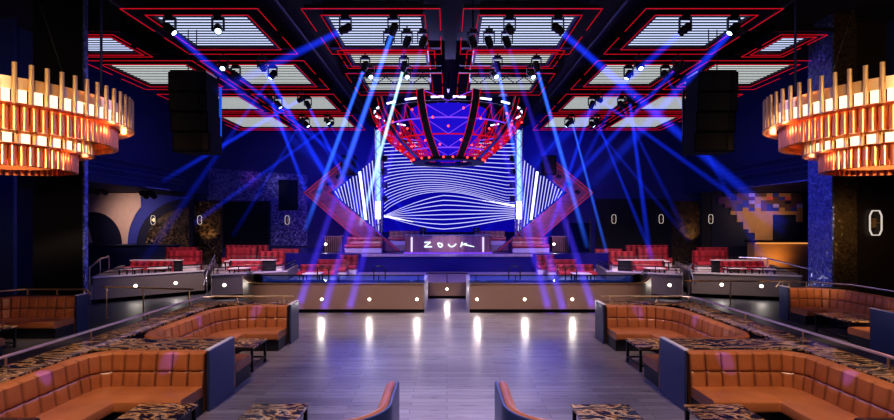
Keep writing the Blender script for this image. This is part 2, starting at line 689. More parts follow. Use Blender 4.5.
def handrail(label, pts, posts, zb, mat='brass', r=.022, group=None, lower=0):
    """pts: 3-D polyline of the rail; posts: list of (x, y, z top) down to zb"""
    t = thing('handrail', label, 'railing', (pts[0][0], pts[0][1], zb), group)
    MB().path(pts, r).build('rail', mat, t, smooth=True)
    for k in range(lower):
        dz = (k + 1) * (pts[0][2] - zb) / (lower + 1)
        MB().path([(p[0], p[1], p[2] - dz) for p in pts], r * .6, 6).build('lower_rail', mat, t)
    for x, y, zt in posts:
        m = MB().tube((x, y, zb), (x, y, zt - r * .6), r * .75, 8)
        m.tube((x, y, zb), (x, y, zb + .02), r * 1.8, 10)
        m.build('post', mat, t, smooth=True)
    return t


# ------------------------------------------------------------------ the room
CZ = 9.6
struct('floor', MB().box(-6.4, 6.4, -1.5, 31, -.1, 0), 'planks', 'grey glossy plank dance floor')
struct('floor_left', MB().box(-20, -6.405, -1.5, 31, -.1, -.002), 'carpet', 'dark floor beyond the marble ledge, arch mural side')
struct('floor_right', MB().box(6.405, 20, -1.5, 31, -.1, -.002), 'carpet', 'dark floor beyond the marble ledge, block mural side')
struct('ceiling', MB().box(-20, 20, -1.5, 31, CZ, CZ + .1), 'ceil', 'black ceiling high above the club')
struct('wall_front', MB().box(-20, 20, -1.7, -1.5, 0, CZ), 'matte', 'dark wall at the near end of the club')
struct('wall_back', MB().box(-20, 20, 30.5, 30.7, 0, CZ), 'backwall', 'dark blue wall behind the stage')
SOF = 4.65
for s in (-1, 1):
    nm = 'left' if s < 0 else 'right'
    struct('wall_' + nm, MB().box(s * 14.5, s * 14.75, 16.3, 30.5, SOF, CZ), 'navy', 'dark blue upper side wall, ' + SIDE[s])
    struct('wall_outer_' + nm, MB().box(s * 20, s * 20.2, -1.5, 30.5, 0, CZ), 'navy', 'dark outer wall, ' + SIDE[s])
    struct('wall_recess_' + nm, MB().box(s * 14.0, s * 20, 27.5, 27.7, 0, SOF), 'darkwall', 'recessed wall under the soffit, ' + SIDE[s])
    struct('ceiling_soffit_' + nm, MB().box(s * 14.76, s * 20, 16.3, 27.7, SOF, SOF + .15), 'navy', 'low soffit over the side recess, ' + SIDE[s])
# pillars beside the outer booths
struct('pillar_left', MB().box(-11.65, -10.25, 14.06, 14.2, 0, CZ), ['matte'], 'square black pillar behind the outer booth, arch mural side')
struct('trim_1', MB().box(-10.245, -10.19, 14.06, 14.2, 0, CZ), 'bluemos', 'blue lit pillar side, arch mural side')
struct('wall_pillar_left', MB().box(-19.9, -14.0, 16.15, 16.28, 0, CZ), 'navy', 'dark blue wall beside the black pillar, arch mural side')
struct('pillar_right', MB().box(12.27, 13.0, 15.85, 16.9, 0, CZ), 'bronze', 'bronze mosaic pillar, block mural side')
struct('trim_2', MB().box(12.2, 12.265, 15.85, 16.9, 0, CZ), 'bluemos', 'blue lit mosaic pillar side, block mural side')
struct('wall_pillar_right', MB().box(13.01, 19.9, 16.5, 16.65, 0, CZ), pbr('dark_brown_wall', (.02, .012, .008), .45), 'dark brown wall with a sconce, block mural side')

# ------------------------------------------------------------------ front booth rows, one per side
ZT = .94
for s in (-1, 1):
    sd = SIDE[s]
    X = lambda v: s * v
    inn = s        # which side of the path is the inner one
    # marble ledge with its partitions
    led = thing('marble_ledge', 'black and gold marble ledge wrapping the two front booths, ' + sd, 'ledge', (X(6), 8, 0))
    top, core = MB(), MB()
    for (a, b, c, d) in ((5.74, 6.35, 2.0, 12.95), (3.80, 5.735, 8.13, 8.81), (3.88, 5.735, 12.53, 12.95), (4.40, 5.735, 4.8, 5.13)):
        top.box(X(a), X(b), c, d, ZT - .03, ZT + .005)
        core.box(X(a + .02), X(b - .02), c + .01, d - .01, 0, ZT - .031)
    top.build('stone_top', 'marble', led)
    core.build('core_wall', 'plinth', led)
    for (xe, y0, y1, nme) in ((3.80, 7.9, 8.82, 'between the two booths'), (3.88, 12.28, 12.95, 'at the far end')):
        ep = MB().box(X(xe - .045), X(xe - .002), y0, y1, 0, ZT + .02).build('end_panel', 'panel', led, bevel=.006)
        MB().box(X(xe - .05), X(xe + .03), y0, y1, ZT + .021, ZT + .04).build('edge_glint_strip', 'white', ep)  # pale strip painting the bright glint along the panel's top edge
    # booth one: nearest, booth two: beyond the ledge
    booth('orange tufted leather booth in front of the marble partition, ' + sd,
          [(X(4.33), 5.15), (X(5.72), 5.15), (X(5.72), 8.1), (X(3.83), 8.1)], [.5, .55], inn, zs=.42, zt=ZT, group='front leather booths')
    booth('orange tufted leather booth behind the marble partition, ' + sd,
          [(X(3.83), 8.84), (X(5.66), 8.84), (X(5.66), 12.5), (X(3.92), 12.5)], [.7, 1.0], inn, zs=.42, zt=ZT, group='front leather booths')
    if s < 0:
        table('marble topped black table standing inside the nearest U booth, ' + sd, -4.22, -3.43, 6.0, 6.9)
        table('marble topped black table in the U booth beyond the partition, ' + sd, -4.7, -3.86, 9.96, 10.75)
        table('square marble topped table on open floor beside the tub sofa, ' + sd, -2.66, -1.90, 6.25, 6.9)
    else:
        table('marble topped black table standing inside the nearest U booth, ' + sd, 3.24, 4.03, 6.0, 6.87)
        table('marble topped black table in the U booth beyond the partition, ' + sd, 3.83, 4.7, 9.96, 10.75)
        table('square marble topped table on open floor beside the tub sofa, ' + sd, 1.70, 2.50, 6.25, 6.87)
    zr = 1.09
    pts = [(X(6.27), 1.0, zr), (X(6.27), 12.4, zr), (X(6.2), 12.7, zr), (X(5.95), 12.85, zr), (X(3.95), 12.85, zr)]
    handrail('long brushed rail running along the marble ledge around both front booths, ' + sd, pts,
             [(X(6.27), y, zr) for y in (3.2, 5.4, 7.1, 8.8, 10.5, 12.2)] + [(X(x), 12.85, zr) for x in (5.4, 4.2)], ZT + .006, 'steel', .026)
    # tub sofa with its back to the camera
    booth('curved tub sofa with leather inside and grey outer shell, back turned, ' + sd,
          [(X(.72), 6.93), (X(.72), 5.48), (X(3.3), 5.48)], [.62], s, seat_pts=[(X(1.15), 5.48), (X(3.3), 5.48)], zs=.42, zt=.80, depth=.56, tb=.09, shell='panel', name='tub_sofa', cat='sofa', bulge=.015, tuft=.5)

# outer booths beyond the walkway
for s in (-1, 1):
    sd = SIDE[s]
    y1, y0, xe, xs = (13.75, 10.2, 10.08, 12.25) if s < 0 else (15.45, 11.35, 10.0, 11.95)
    inn = s
    if s > 0:
        xe = 10.45
    booth('orange tufted leather booth beyond the walkway beside the tall pillar, ' + sd,
          [(s * 9.85, y0), (s * xs, y0), (s * xs, y1), (s * xe, y1)], [.3, .9], inn, zs=.42, zt=.98, group='outer leather booths')
    led = thing('booth_end_wall', 'low dark partition capping the outer booth by the pillar, ' + sd, 'partition', (s * xe, y1, 0))
    MB().box(s * (xe - .05), s * (xe - .005), y1 - .2, y1 + .2, 0, 1.0).build('end_panel', 'panel', led)
    MB().box(s * (xe - .055), s * (xe + .02), y1 - .2, y1 + .2, 1.001, 1.02).build('edge_glint_strip', 'white', led)  # same painted top-edge glint as on the ledge panels
    MB().box(s * (xe + .0), s * (xs + .3), y1 + .005, y1 + .28, 0, .97).build('back_wall', 'plinth', led)
    if s > 0:
        led = thing('booth_end_wall', 'low blue lit partition closing the near side of the outer booth, ' + sd, 'partition', (s * 9.8, y0, 0))
        MB().box(9.77, 9.84, y0 - .55, y0 + .2, 0, 1.0).build('end_panel', 'panel', led)
        MB().box(9.76, 9.845, y0 - .56, y0 + .2, 1.001, 1.02).build('edge_glint_strip', 'white', led)
        MB().box(9.845, 12.2, y0 - .55, y0 - .01, 0, .97).build('back_wall', 'plinth', led)
    zr = 1.12
    pts = [(s * (xe - .15), y1 + .2, zr - .15), (s * (xe - .02), y1 + .2, zr), (s * (xs - .5), y1 + .2, zr), (s * (xs + .15), y1 - .5, zr), (s * (xs + .15), y0, zr)]
    handrail('brass rail above the back of the outer booth by the pillar, ' + sd, pts,
             [(s * (xe + .05), y1 + .2, zr), (s * (xe + .8), y1 + .2, zr), (s * (xs - .55), y1 + .2, zr)], .975, 'brass' if s < 0 else 'steel', .024)
    if s > 0:
        table('marble topped black table in the outer booth beyond the walkway, ' + sd, 10.05, 11.0, 12.5, 13.7, h=.52)
    else:
        table('marble topped black table in the outer booth beyond the walkway, ' + sd, -11.2, -10.3, 11.3, 12.0, h=.52)


# ------------------------------------------------------------------ pit walls, terraces, stage
def wall_light(label, p, nrm, r=.045, group='round white step lights', power=16):
    p, nrm = Vector(p), Vector(nrm).normalized()
    t = thing('step_light', label, 'light', p, group)
    MB().tube(p - nrm * .005, p + nrm * .018, r * 1.35, 14).build('bezel', 'steel', t)
    MB().tube(p + nrm * .0185, p + nrm * .03, r, 14).build('lens', 'dot', t)
    l = bpy.data.lights.new('step_glow', 'SPOT')
    l.energy = power
    l.color = (1, .9, .8)
    l.spot_size = 2.9
    l.spot_blend = .5
    l.shadow_soft_size = .035
    o = bpy.data.objects.new('step_glow', l)
    COL.objects.link(o)
    o.location = p + nrm * .08
    o.rotation_euler = (nrm + Vector((0, 0, -.25))).to_track_quat('-Z', 'Y').to_euler()
    return t


ordn = ['first', 'second', 'third', 'fourth']
PT = .95
for s in (-1, 1):
    sd = SIDE[s]
    nm = 'left' if s < 0 else 'right'
    pa = Path([(s * .76, 16.5), (s * 6.5, 16.5), (s * 7.6, 18.6)], [1.1], -s * -1, .1)
    w = MB()
    sweep(w, pa, [(0, .12), (0, PT), (.3, PT), (.3, .12)])
    o = struct('wall_pit_' + nm, w, 'tan', 'tan curved pit wall at the dance floor edge, ' + sd)
    recalc(o)
    o = struct('baseboard_pit_' + nm, sweep(MB(), pa, [(.04, 0), (.04, .119), (.3, .119), (.3, 0)]), 'matte', 'black recessed kick along the pit wall, ' + sd)
    recalc(o)
    o = struct('trim_pit_' + nm, sweep(MB(), pa, [(-.03, PT), (-.03, PT + .025), (.3, PT + .025), (.3, PT)]), 'brass', 'thin brass edge on top of the pit wall, ' + sd)
    recalc(o)
    # glass balustrade with handrail
    g = thing('glass_balustrade', 'low glass balustrade with black rail on the pit wall, ' + sd, 'railing', (s * 3.5, 16.7, PT))
    o = sweep(MB(), pa, [(.12, PT + .026), (.12, PT + .26), (.135, PT + .26), (.135, PT + .026)]).build('glass_panel', 'glass', g)
    recalc(o)
    MB().path([(*pa.at(i, .13), PT + .28) for i in range(0, len(pa.smp), 2)], .022).build('rail', 'black', g)
    for i in range(2, len(pa.smp), 13):
        q = pa.at(i, .18)
        MB().tube((q.x, q.y, PT + .026), (q.x, q.y, PT + .265), .016).build('post', 'black', g)
    # counter strip behind the glass with the blue light on it put into its base colour
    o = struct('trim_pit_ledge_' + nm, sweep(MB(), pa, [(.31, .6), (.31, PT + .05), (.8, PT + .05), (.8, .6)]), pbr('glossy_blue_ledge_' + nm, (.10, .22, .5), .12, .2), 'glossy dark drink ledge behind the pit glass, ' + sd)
    recalc(o)
    for k, x in enumerate((.99, 2.56, 4.13)):
        wall_light('round step light on the pit wall, %s from centre gap, %s' % (ordn[k], sd), (s * x, 16.5, .45), (0, -1, 0))
    # alcove side wall
    struct('wall_alcove_' + nm, MB().box(s * .74, s * .86, 16.81, 19.6, 0, .93), 'white', 'pale side wall of the centre gap, ' + sd)
    struct('floor_pit_' + nm, MB().prism([(s * .87, 17.31), (s * 6.2, 17.31), (s * 7.0, 18.8), (s * 8.6, 21.4), (s * 7.6, 24.0), (s * .87, 24.0)], .05, .6), 'terr', 'raised floor between pit wall and stage, ' + sd)
struct('wall_alcove_back', MB().box(-.86, .86, 19.62, 23.98, 0.1, .62), 'tan', 'tan riser closing the centre gap')
struct('baseboard_alcove', MB().box(-.73, .73, 19.65, 19.9, 0, .099), 'matte', 'black kick under the centre riser')
wall_light('round white step light centred on the riser in the centre gap', (0, 19.62, .37), (0, -1, 0))
handrail('thin black rail across the riser in the centre gap', [(-.82, 19.7, .98), (.82, 19.7, .98)], [(-.8, 19.7, .98), (0, 19.7, .98), (.8, 19.7, .98)], .625, 'black', .02)

STG = 1.46
struct('floor_stage', MB().prism([(-4.1, 24.02), (4.1, 24.02), (8.4, 24.6), (9.4, 30.45), (-9.4, 30.45), (-8.4, 24.6)], .0, STG), pbr('stage_blue', (.012, .010, .15), .3), 'raised stage floor with a dark blue front')
struct('trim_stage_edge', MB().box(-4.1, 4.1, 23.95, 24.0, STG - .12, STG + .01), 'terr', 'pale edge along the stage front')

# terraces: two angled blocks a side
for s in (-1, 1):
    sd = SIDE[s]
    nm = 'left' if s < 0 else 'right'
    A = [(s * 12.95, 18.2), (s * 10.1, 20.8), (s * 12.3, 26.9), (s * 16.5, 26.5)]
    B = [(s * 9.05, 19.2), (s * 6.55, 20.6), (s * 7.05, 24.0), (s * 7.3, 27.3), (s * 12.2, 27.3), (s * 11.2, 24.4)]
    if s > 0:
        A = [(13.3, 18.7), (9.75, 19.9), (12.1, 26.9), (16.5, 26.5)]
    for nme, poly, tz in (('outer', A, 1.0), ('inner', B, 1.0)):
        struct('floor_terrace_%s_%s' % (nme, nm), MB().prism(poly, .16, .7), 'terr', 'patterned floor of the %s terrace, %s' % (nme, sd))
        c = Vector((sum(p[0] for p in poly) / len(poly), sum(p[1] for p in poly) / len(poly)))
        sh = [tuple(c + (Vector(p) - c) * .94) for p in poly]
        struct('baseboard_terrace_%s_%s' % (nme, nm), MB().prism(sh, 0, .159), 'matte', 'black recessed kick carrying the shadow under the %s terrace, %s' % (nme, sd))  # matte black stands in for the shadow below the terrace edge
        pp_ = [Vector(poly[-1]), Vector(poly[0]), Vector(poly[1]), Vector(poly[2])]
        pp_[0] = pp_[1].lerp(pp_[0], .6)
        pp_[3] = pp_[2].lerp(pp_[3], .8)
        pth = Path(pp_, [.05, .05], s * -1, .4)
        if nme == 'outer' and s > 0 or True:
            mid_ = pth.at(0, .2)
            if (mid_ - c).length > (pth.at(0, 0) - c).length:
                pth = Path(pp_, [.05, .05], s, .4)
        o = struct('wall_terrace_%s_%s' % (nme, nm), sweep(MB(), pth, [(-.015, .16), (-.015, tz), (.13, tz), (.13, .16)]), 'grey', 'plain stone parapet round the %s terrace, %s' % (nme, sd))
        recalc(o)
        a, b = Vector(poly[0]), Vector(poly[1])
        out = Vector(((b - a).y, -(b - a).x)).normalized()
        if out.y > 0:
            out = -out
        struct('trim_terrace_%s_%s' % (nme, nm), MB().bar((*(a + out * .02), tz - .02), (*(b + out * .02), tz - .02), .04, .06), 'white', 'pale edge strip of the %s terrace, %s' % (nme, sd))
        ts = (.36, .72) if nme == 'outer' else (.16,)
        for k, tt in enumerate(ts):
            q = a.lerp(b, tt) + out * .005
            lab = 'round light on %s terrace front, %s, %s' % (nme, 'pillar end' if k == 0 else 'stage end', sd)
            wall_light(lab, (q.x, q.y, .55), (out.x, out.y, 0), .06)
        i1 = a - out * .07 + (b - a).normalized() * .08
        i2 = b - out * .07 - (b - a).normalized() * .08
        i3 = pth.at(len(pth.smp) - 2, .06)
        zr = tz + .24
        handrail('black double rail round the front of the %s terrace, %s' % (nme, sd),
                 [(i1.x, i1.y, zr), (i2.x, i2.y, zr), (i3.x, i3.y, zr)],
                 [(*i1.lerp(i2, k / 3), zr) for k in range(4)] + [(i3.x, i3.y, zr)], tz + .002, 'black', .022, lower=1)
    # red booths on the terraces
    def rb(label, pts, z, zt=.8, **kw):
        booth(label, pts, kw.pop('radii', [.4] * (len(pts) - 2)), kw.pop('inner', inn2), z=z, zs=.4, zt=zt, depth=.5, tb=.12, mat='red', group='red terrace booths', step=.14, tuft=.3, bulge=.03, front='white', **kw)
    inn2 = s
    T = .702
    for (lab, xa, xb, y, z, zt) in (
            ('red tufted booth along the front of the outer terrace', 13.6, 11.8, 21.6, T, .62),
            ('red tufted booth in the middle of the outer terrace', 13.46, 11.9, 24.3, T, .92),
            ('red tufted booth at the far back of the outer terrace', 14.5, 12.9, 25.9, T, 1.0),
            ('red tufted booth along the front of the inner terrace', 9.3, 8.0, 21.7, T, .62),
            ('red tufted booth in the middle of the inner terrace', 8.95, 7.75, 24.0, T, .9),
            ('red tufted booth behind the middle one of the inner terrace', 8.9, 7.5, 25.5, T, .94),
            ('long red tufted booth deeper in on the inner terrace', 11.25, 9.7, 25.6, T, 1.0),
            ('red tufted booth along the back edge of the inner terrace', 11.9, 9.6, 27.0, T, 1.06),
            ('red booth on the pit floor closest to the stage front', 5.0, 4.15, 23.4, .602, .86),
            ('red booth on the pit floor beside the terrace', 5.75, 4.4, 22.3, .602, .74),
            ('low red booth on the pit floor behind the pit glass', 6.0, 4.5, 20.6, .602, .66),
            ('red tufted booth on the stage at the foot of the chevron', 5.15, 3.3, 25.7, STG + .002, .78),
            ('red tufted booth on the stage behind the dj booth end', 3.2, 1.5, 27.6, STG + .302, .75)):
        rb(lab + ', ' + sd, [(s * xa, y), (s * xb, y)], z, zt)
    struct('floor_riser_' + nm, MB().box(s * 1.3, s * 3.6, 26.65, 27.9, STG + .001, STG + .30), 'terr', 'low riser behind the dj booth, ' + sd)
    # slatted cabinet
    cb = thing('slatted_cabinet', 'dark slatted service cabinet on the stage beside the red booth, ' + sd, 'cabinet', (s * 5.75, 25.5, STG))
    MB().box(s * 5.3, s * 6.25, 25.3, 25.9, STG + .002, STG + .80).build('carcass', 'black', cb)
    sl = MB()
    for k in range(9):
        sl.box(s * (5.34 + k * .1), s * (5.38 + k * .1), 25.27, 25.298, STG + .03, STG + .78)
    sl.build('slat_front', 'steel', cb)
    MB().box(s * 5.28, s * 6.27, 25.26, 25.92, STG + .801, STG + .83).build('cabinet_top', 'silver', cb)
    wall_light('round white light on the slatted stage cabinet, ' + sd, (s * (6.12 if s < 0 else 5.4), 25.26, STG + .42), (0, -1, 0), .06)
    # low pale topped tables between booths
    for (x, y, z, l) in ((12.9, 20.4, T, 'before the front booth of the outer terrace'), (11.9, 20.7, T, 'at the corner of the outer terrace'), (13.0, 23.1, T, 'before the middle booth of the outer terrace'),
                         (8.5, 20.5, T, 'before the front booth of the inner terrace'), (8.4, 22.8, T, 'before the middle booth of the inner terrace'), (10.4, 24.4, T, 'before the long booth of the inner terrace'),
                         (5.2, 21.3, .602, 'on the pit floor beside the terrace'), (5.2, 19.4, .602, 'on the pit floor behind the pit glass')):
        tt = table('small pale topped cocktail table %s, %s' % (l, sd), s * x - .35, s * x + .35, y - .28, y + .28, z, .42, 'pale terrace tables')
        for ch in tt.children:
            if ch.name.startswith('table_top'):
                ch.data.materials[0] = M['white']
    for (xa, xb, y, l) in ((13.9, 11.7, 22.0, 'behind the front booth of the outer terrace'), (9.6, 7.6, 22.1, 'behind the front booth of the inner terrace')):
        t = thing('divider_shelf', 'low pale topped divider shelf %s, %s' % (l, sd), 'divider', (s * xa, y, .702))
        MB().box(s * xa, s * xb, y, y + .14, .702, 1.30).build('panel_wall', 'plinth', t)
        MB().box(s * (xa + .03), s * (xb - .03), y - .05, y + .19, 1.301, 1.335).build('shelf_top', 'white', t)
        MB().path([(s * xa, y + .07, 1.45), (s * xb, y + .07, 1.45)], .018, 6).build('rail', 'black', t)
        for q in range(4):
            xq = xa + (xb - xa) * (q + .1) / 3.2
            MB().tube((s * xq, y + .07, 1.336), (s * xq, y + .07, 1.44), .014, 6).build('post', 'black', t)
    # U-shaped grab rails behind the pit glass
    for (x, y, l) in ((2.3, 18.6, 'towards the centre gap'), (4.4, 18.6, 'towards the terrace')):
        handrail('small looped black grab rail behind the pit glass, %s, %s' % (l, sd),
                 [(s * x, y, .602), (s * x, y, 1.25), (s * (x + .12), y, 1.36), (s * (x + .3), y, 1.36), (s * (x + .42), y, 1.25), (s * (x + .42), y, .602)], [], .602, 'black', .022)
    # walkway rail by the pillar
    if s < 0:
        handrail('straight brass rail across the walkway by the black pillar', [(-10.75, 15.6, .98), (-7.6, 15.0, .98)], [(-10.6, 15.57, .98), (-9.3, 15.32, .98), (-7.75, 15.03, .98)], 0, 'brass', .024)
    else:
        handrail('straight brass rail across the walkway by the mosaic pillar', [(8.1, 17.0, 1.0), (11.85, 16.8, 1.0)], [(8.2, 17.0, 1.0), (9.6, 16.93, 1.0), (11.5, 16.82, 1.0)], 0, 'brass', .024)
    # stair rail between the terraces
    a, b = (Vector((s * 9.6, 19.8)), Vector((s * 12.0, 24.9)))
    if s < 0:
        handrail('pale sloping stair rail between the two terraces, ' + sd, [(s * 9.55, 19.6, .5), (s * 9.6, 20.0, 1.0), (s * 10.5, 22.6, 1.5)], [(s * 9.6, 20.0, 1.0), (s * 10.5, 22.6, 1.5)], 0, 'silver', .03)
    else:
        handrail('pale sloping stair rail between the two terraces, ' + sd, [(9.3, 18.7, .7), (9.4, 19.4, 1.2), (9.62, 19.62, 1.35)], [(9.4, 19.4, 1.2)], 0, 'silver', .03)

handrail('pale end rail where the outer terrace meets the black pillar', [(-12.9, 18.05, .0), (-12.9, 18.05, 1.35), (-13.6, 19.6, 1.55), (-14.2, 21.0, 1.55)], [(-13.6, 19.6, 1.55), (-14.2, 21.0, 1.55)], .702, 'silver', .035)
handrail('pale end rail where the outer terrace meets the mosaic pillar', [(13.45, 18.5, .0), (13.45, 18.5, 1.25), (13.2, 20.6, 1.5), (12.4, 21.2, 1.5)], [(13.2, 20.6, 1.5)], .702, 'silver', .035)
# tall panel screen right of the stage
t = thing('glass_screen', 'tall smoked glass screen between two posts at the stage end', 'screen', P(578, 255, 25))
for px in (568, 590):
    p = P(px, 253, 25.0)
    MB().bar((p.x, p.y, STG + .02), (p.x, p.y, 3.1), .07, .07).build('post', 'black', t)
p, q = P(569, 253, 25), P(589, 253, 25)
MB().box(p.x, q.x, 24.98, 25.02, STG + .05, 2.95).build('glass_pane', 'smoke', t)

# ------------------------------------------------------------------ stage set
# main LED screen
D = 28.6
t = thing('led_screen', 'big blue LED screen with flowing white wave lines behind the dj', 'screen', (0, D, 2.6))
sx = lambda px: (px - CX) * D / F
sz = lambda py: CH - (py - CY) * D / F
MB().box(sx(383), sx(517), D, D + .1, sz(232), sz(142)).build('display', 'scr', t)
wv, wb = MB(), MB()


def ribbon(mb, f, w0, n=40, a=0.0, b=1.0, wf=None):
    vs, fs = [], []
    for i in range(n + 1):
        x = a + (b - a) * i / n
        y = f(x)
        w = w0 if wf is None else w0 * wf(x)
        X_ = sx(384 + 132 * x)
        vs += [(X_, D - .012, sz(y - w / 2)), (X_, D - .012, sz(y + w / 2))]
    for i in range(n):
        fs.append((2 * i, 2 * i + 1, 2 * i + 3, 2 * i + 2))
    mb.add(vs, fs)


for i in range(20):
    q = i / 15
    yl = 144 + i * 3.75
    if yl > 214.5:
        break
    qq = max(0, (yl - 160) / 54)
    yr = 144 + i * 3.75 if yl < 160 else 160 + 46 * (1 - (1 - qq) ** 1.55)
    h = 17 * qq ** 1.1 + 1.5
    ribbon(wv, lambda x, yl=yl, yr=yr, h=h: yl + (yr - yl) * (x * x * (3 - 2 * x)) - h * math.sin(PI * min(1, x * 1.08) ** .8), .8, wf=lambda x, qq=qq: 1 - .45 * qq * x)
for j in range(8):
    q = j / 7
    dip = 12.5 - 30 * q
    yr = 218 - 12 * q
    ribbon(wv, lambda x, dip=dip, yr=yr: 216 + (yr - 216) * x ** 1.5 + dip * math.sin(PI * x ** .85) * (.35 + .65 * (1 - abs(x - .45))), .85, wf=lambda x: .55 + .45 * min(1, x * 3))
ribbon(wb, lambda x: 216 + 26 * x, 2.2, 10, 0, .22, wf=lambda x: 1 - 3.5 * x)
wb2 = MB()
ribbon(wb2, lambda x: 206 - 22 * (1 - x), 2.4, 10, .72, 1, wf=lambda x: (x - .70) * 3.2)
wv.build('wave_lines', 'wave', t)
wb.build('bright_streak', 'wave_b', t)
wb2.build('bright_streak', 'wave_b', t)
fr = MB()
for (a, b, c, d) in ((381.5, 383, 142, 232), (517, 518.5, 142, 232)):
    fr.box(sx(a), sx(b), D - .05, D + .1, sz(d), sz(c))
fr.box(sx(381.5), sx(518.5), D - .05, D + .1, sz(233.5), sz(232.05))
fr.build('frame', 'black', t)

# chevrons and their triangular side screens
D2 = 26.5
cx_ = lambda px: (px - CX) * D2 / F
cz_ = lambda py: CH - (py - CY) * D2 / F
for s in (-1, 1):
    sd = SIDE[s]
    mx = (lambda px: cx_(px)) if s < 0 else (lambda px: -cx_(px) + .0)
    if s > 0:
        mx = lambda px: (CX - px + 3.0) * D2 / F
    t = thing('chevron_frame', 'large reddish wooden chevron pointing outwards beside the screen, ' + sd, 'stage set', (mx(305), D2, STG))
    lo = [(mx(305), cz_(193)), (mx(331), cz_(193)), (mx(401), cz_(250.5)), (mx(371), cz_(250.5))]
    up = [(mx(305), cz_(193)), (mx(331), cz_(193)), (mx(345), cz_(181.4)), (mx(345), cz_(160))]
    MB().xz(lo, D2 - .3, D2 + .05).build('lower_arm', 'chev', t)
    MB().xz(up, D2 - .3, D2 + .05).build('upper_arm', 'chev', t)
    for arm, ends in (('lower', ((305, 193), (371, 250.5), (331, 193), (401, 250.5))), ('upper', ((305, 193), (344.8, 160.2), (331, 193), (344.8, 181.4)))):
        nb = MB()
        for k in (0.03, .22, .95):
            a0 = (ends[0][0] * (1 - k) + ends[2][0] * k, ends[0][1] * (1 - k) + ends[2][1] * k)
            b0 = (ends[1][0] * (1 - k) + ends[3][0] * k, ends[1][1] * (1 - k) + ends[3][1] * k)
            nb.tube((mx(a0[0]), D2 - .315, cz_(a0[1])), (mx(b0[0]), D2 - .315, cz_(b0[1])), .014, 6)
        nb.build('neon_line', 'pink_neon', t)
    # side screen
    t = thing('side_screen', 'triangular LED side screen with slanted white lines inside the chevron, ' + sd, 'screen', (mx(355), D2 + .2, 2.5))
    Y = D2 + .12
    MB().xz([(mx(331), cz_(193)), (mx(379), cz_(154)), (mx(379), cz_(233))], Y, Y + .1).build('display', 'tri', t)
    ln, lb = MB(), MB()
    px = 334.0
    k = 0
    while px < 377.5:
        top_y = 193 - (px - 331) * 39 / 48 + .6
        slant = 4.0 + 4.0 * (px - 331) / 48
        xb = px + slant
        w = .95
        # bottom of the slanted line lies on the lower edge
        if xb > 378:
            xb = 378
        bot_y = 193 + (xb - 331) * 40 / 48 - .6
        bright = abs(px - 357.2) < 1.2
        (lb if bright else ln).add([(mx(px), Y - .01, cz_(top_y)), (mx(px + (2.6 if bright else w)), Y - .01, cz_(top_y - .6)),
                                    (mx(xb + (2.6 if bright else w)), Y - .01, cz_(bot_y)), (mx(xb), Y - .01, cz_(bot_y - .6))], [(0, 1, 2, 3)])
        px += 3.0 if not bright else 4.4
    ln.build('slanted_lines', 'wave', t)
    lb.build('bright_line', 'wave_b', t)
    # light tower
    txp = (mx(379.8))
    t = thing('light_tower', 'slim vertical truss tower glowing pale blue beside the screen, ' + sd, 'truss', (txp, D2, STG))
    z0, z1 = STG + .01, cz_(131)
    for dx in (-.16, .16):
        for dy in (-.14, .14):
            MB().tube((txp + dx, D2 - .55 + dy, z0), (txp + dx, D2 - .55 + dy, z1), .035, 8).build('upright', 'silver', t)
    lat = MB()
    nz = 16
    for k in range(nz):
        za, zb = z0 + (z1 - z0) * k / nz, z0 + (z1 - z0) * (k + 1) / nz
        for dy in (-.14, .14):
            sgn = 1 if k % 2 else -1
            lat.tube((txp - .16 * sgn, D2 - .55 + dy, za), (txp + .16 * sgn, D2 - .55 + dy, zb), .015, 6)
    lat.build('lattice', 'silver', t)
    MB().box(txp - .09, txp + .09, D2 - .6, D2 - .5, cz_(214), cz_(132)).build('glow_strip', 'tower', t)
    MB().box(txp - .13, txp + .13, D2 - .72, D2 - .695, cz_(219), cz_(202)).build('bright_lamp', 'tower_w', t)
    # black hung speaker across the upper arm
    t = thing('box_speaker', 'black box speaker hung across the upper arm of the chevron, ' + sd, 'speaker', (mx(351), D2 - .8, cz_(176)))
    MB().box(mx(345), mx(358), D2 - 1.1, D2 - .4, cz_(176.5), cz_(158)).build('cabinet', 'matte', t, bevel=.02)
    MB().box(mx(346), mx(357), D2 - 1.12, D2 - 1.105, cz_(175.5), cz_(159)).build('grille', 'black', t)
    MB().tube((mx(351.5), D2 - .75, cz_(158) + .01), (mx(351.5), D2 - .75, CZ - .01), .012, 6).build('hanging_cable', 'black', t)
    for k in range(3):
        q = Vector((mx(322 + 9 * k), D2 - .42, cz_(193 - 7.5 * k - 1)))
        t = thing('stage_lamp', 'small dark stage lamp on the upper chevron arm, %s from the tip, %s' % (ordn[k], sd), 'light', q, 'chevron arm lamps')
        MB().tube(q + Vector((0, .1, 0)), q + Vector((-s * .0, -.25, -.05)), .1, 12).build('lamp_body', 'black', t)
        MB().tube(q + Vector((0, -.251, -.05)), q + Vector((0, -.262, -.052)), .085, 12).build('lens', 'lens_off', t)
    for k in range(4):
        q = Vector((txp - s * .34, D2 - .6, cz_(160 + 13 * k)))
        t = thing('stage_lamp', 'small dark stage lamp clamped to the glowing tower, %s from the top, %s' % (ordn[k], sd), 'light', q, 'tower lamps')
        MB().box(q.x - .13, q.x + .13, q.y - .15, q.y + .12, q.z - .15, q.z + .15).build('lamp_body', 'black', t, bevel=.03)
        MB().tube(q + Vector((0, -.151, 0)), q + Vector((0, -.165, 0)), .1, 12).build('lens', 'lens_off', t)

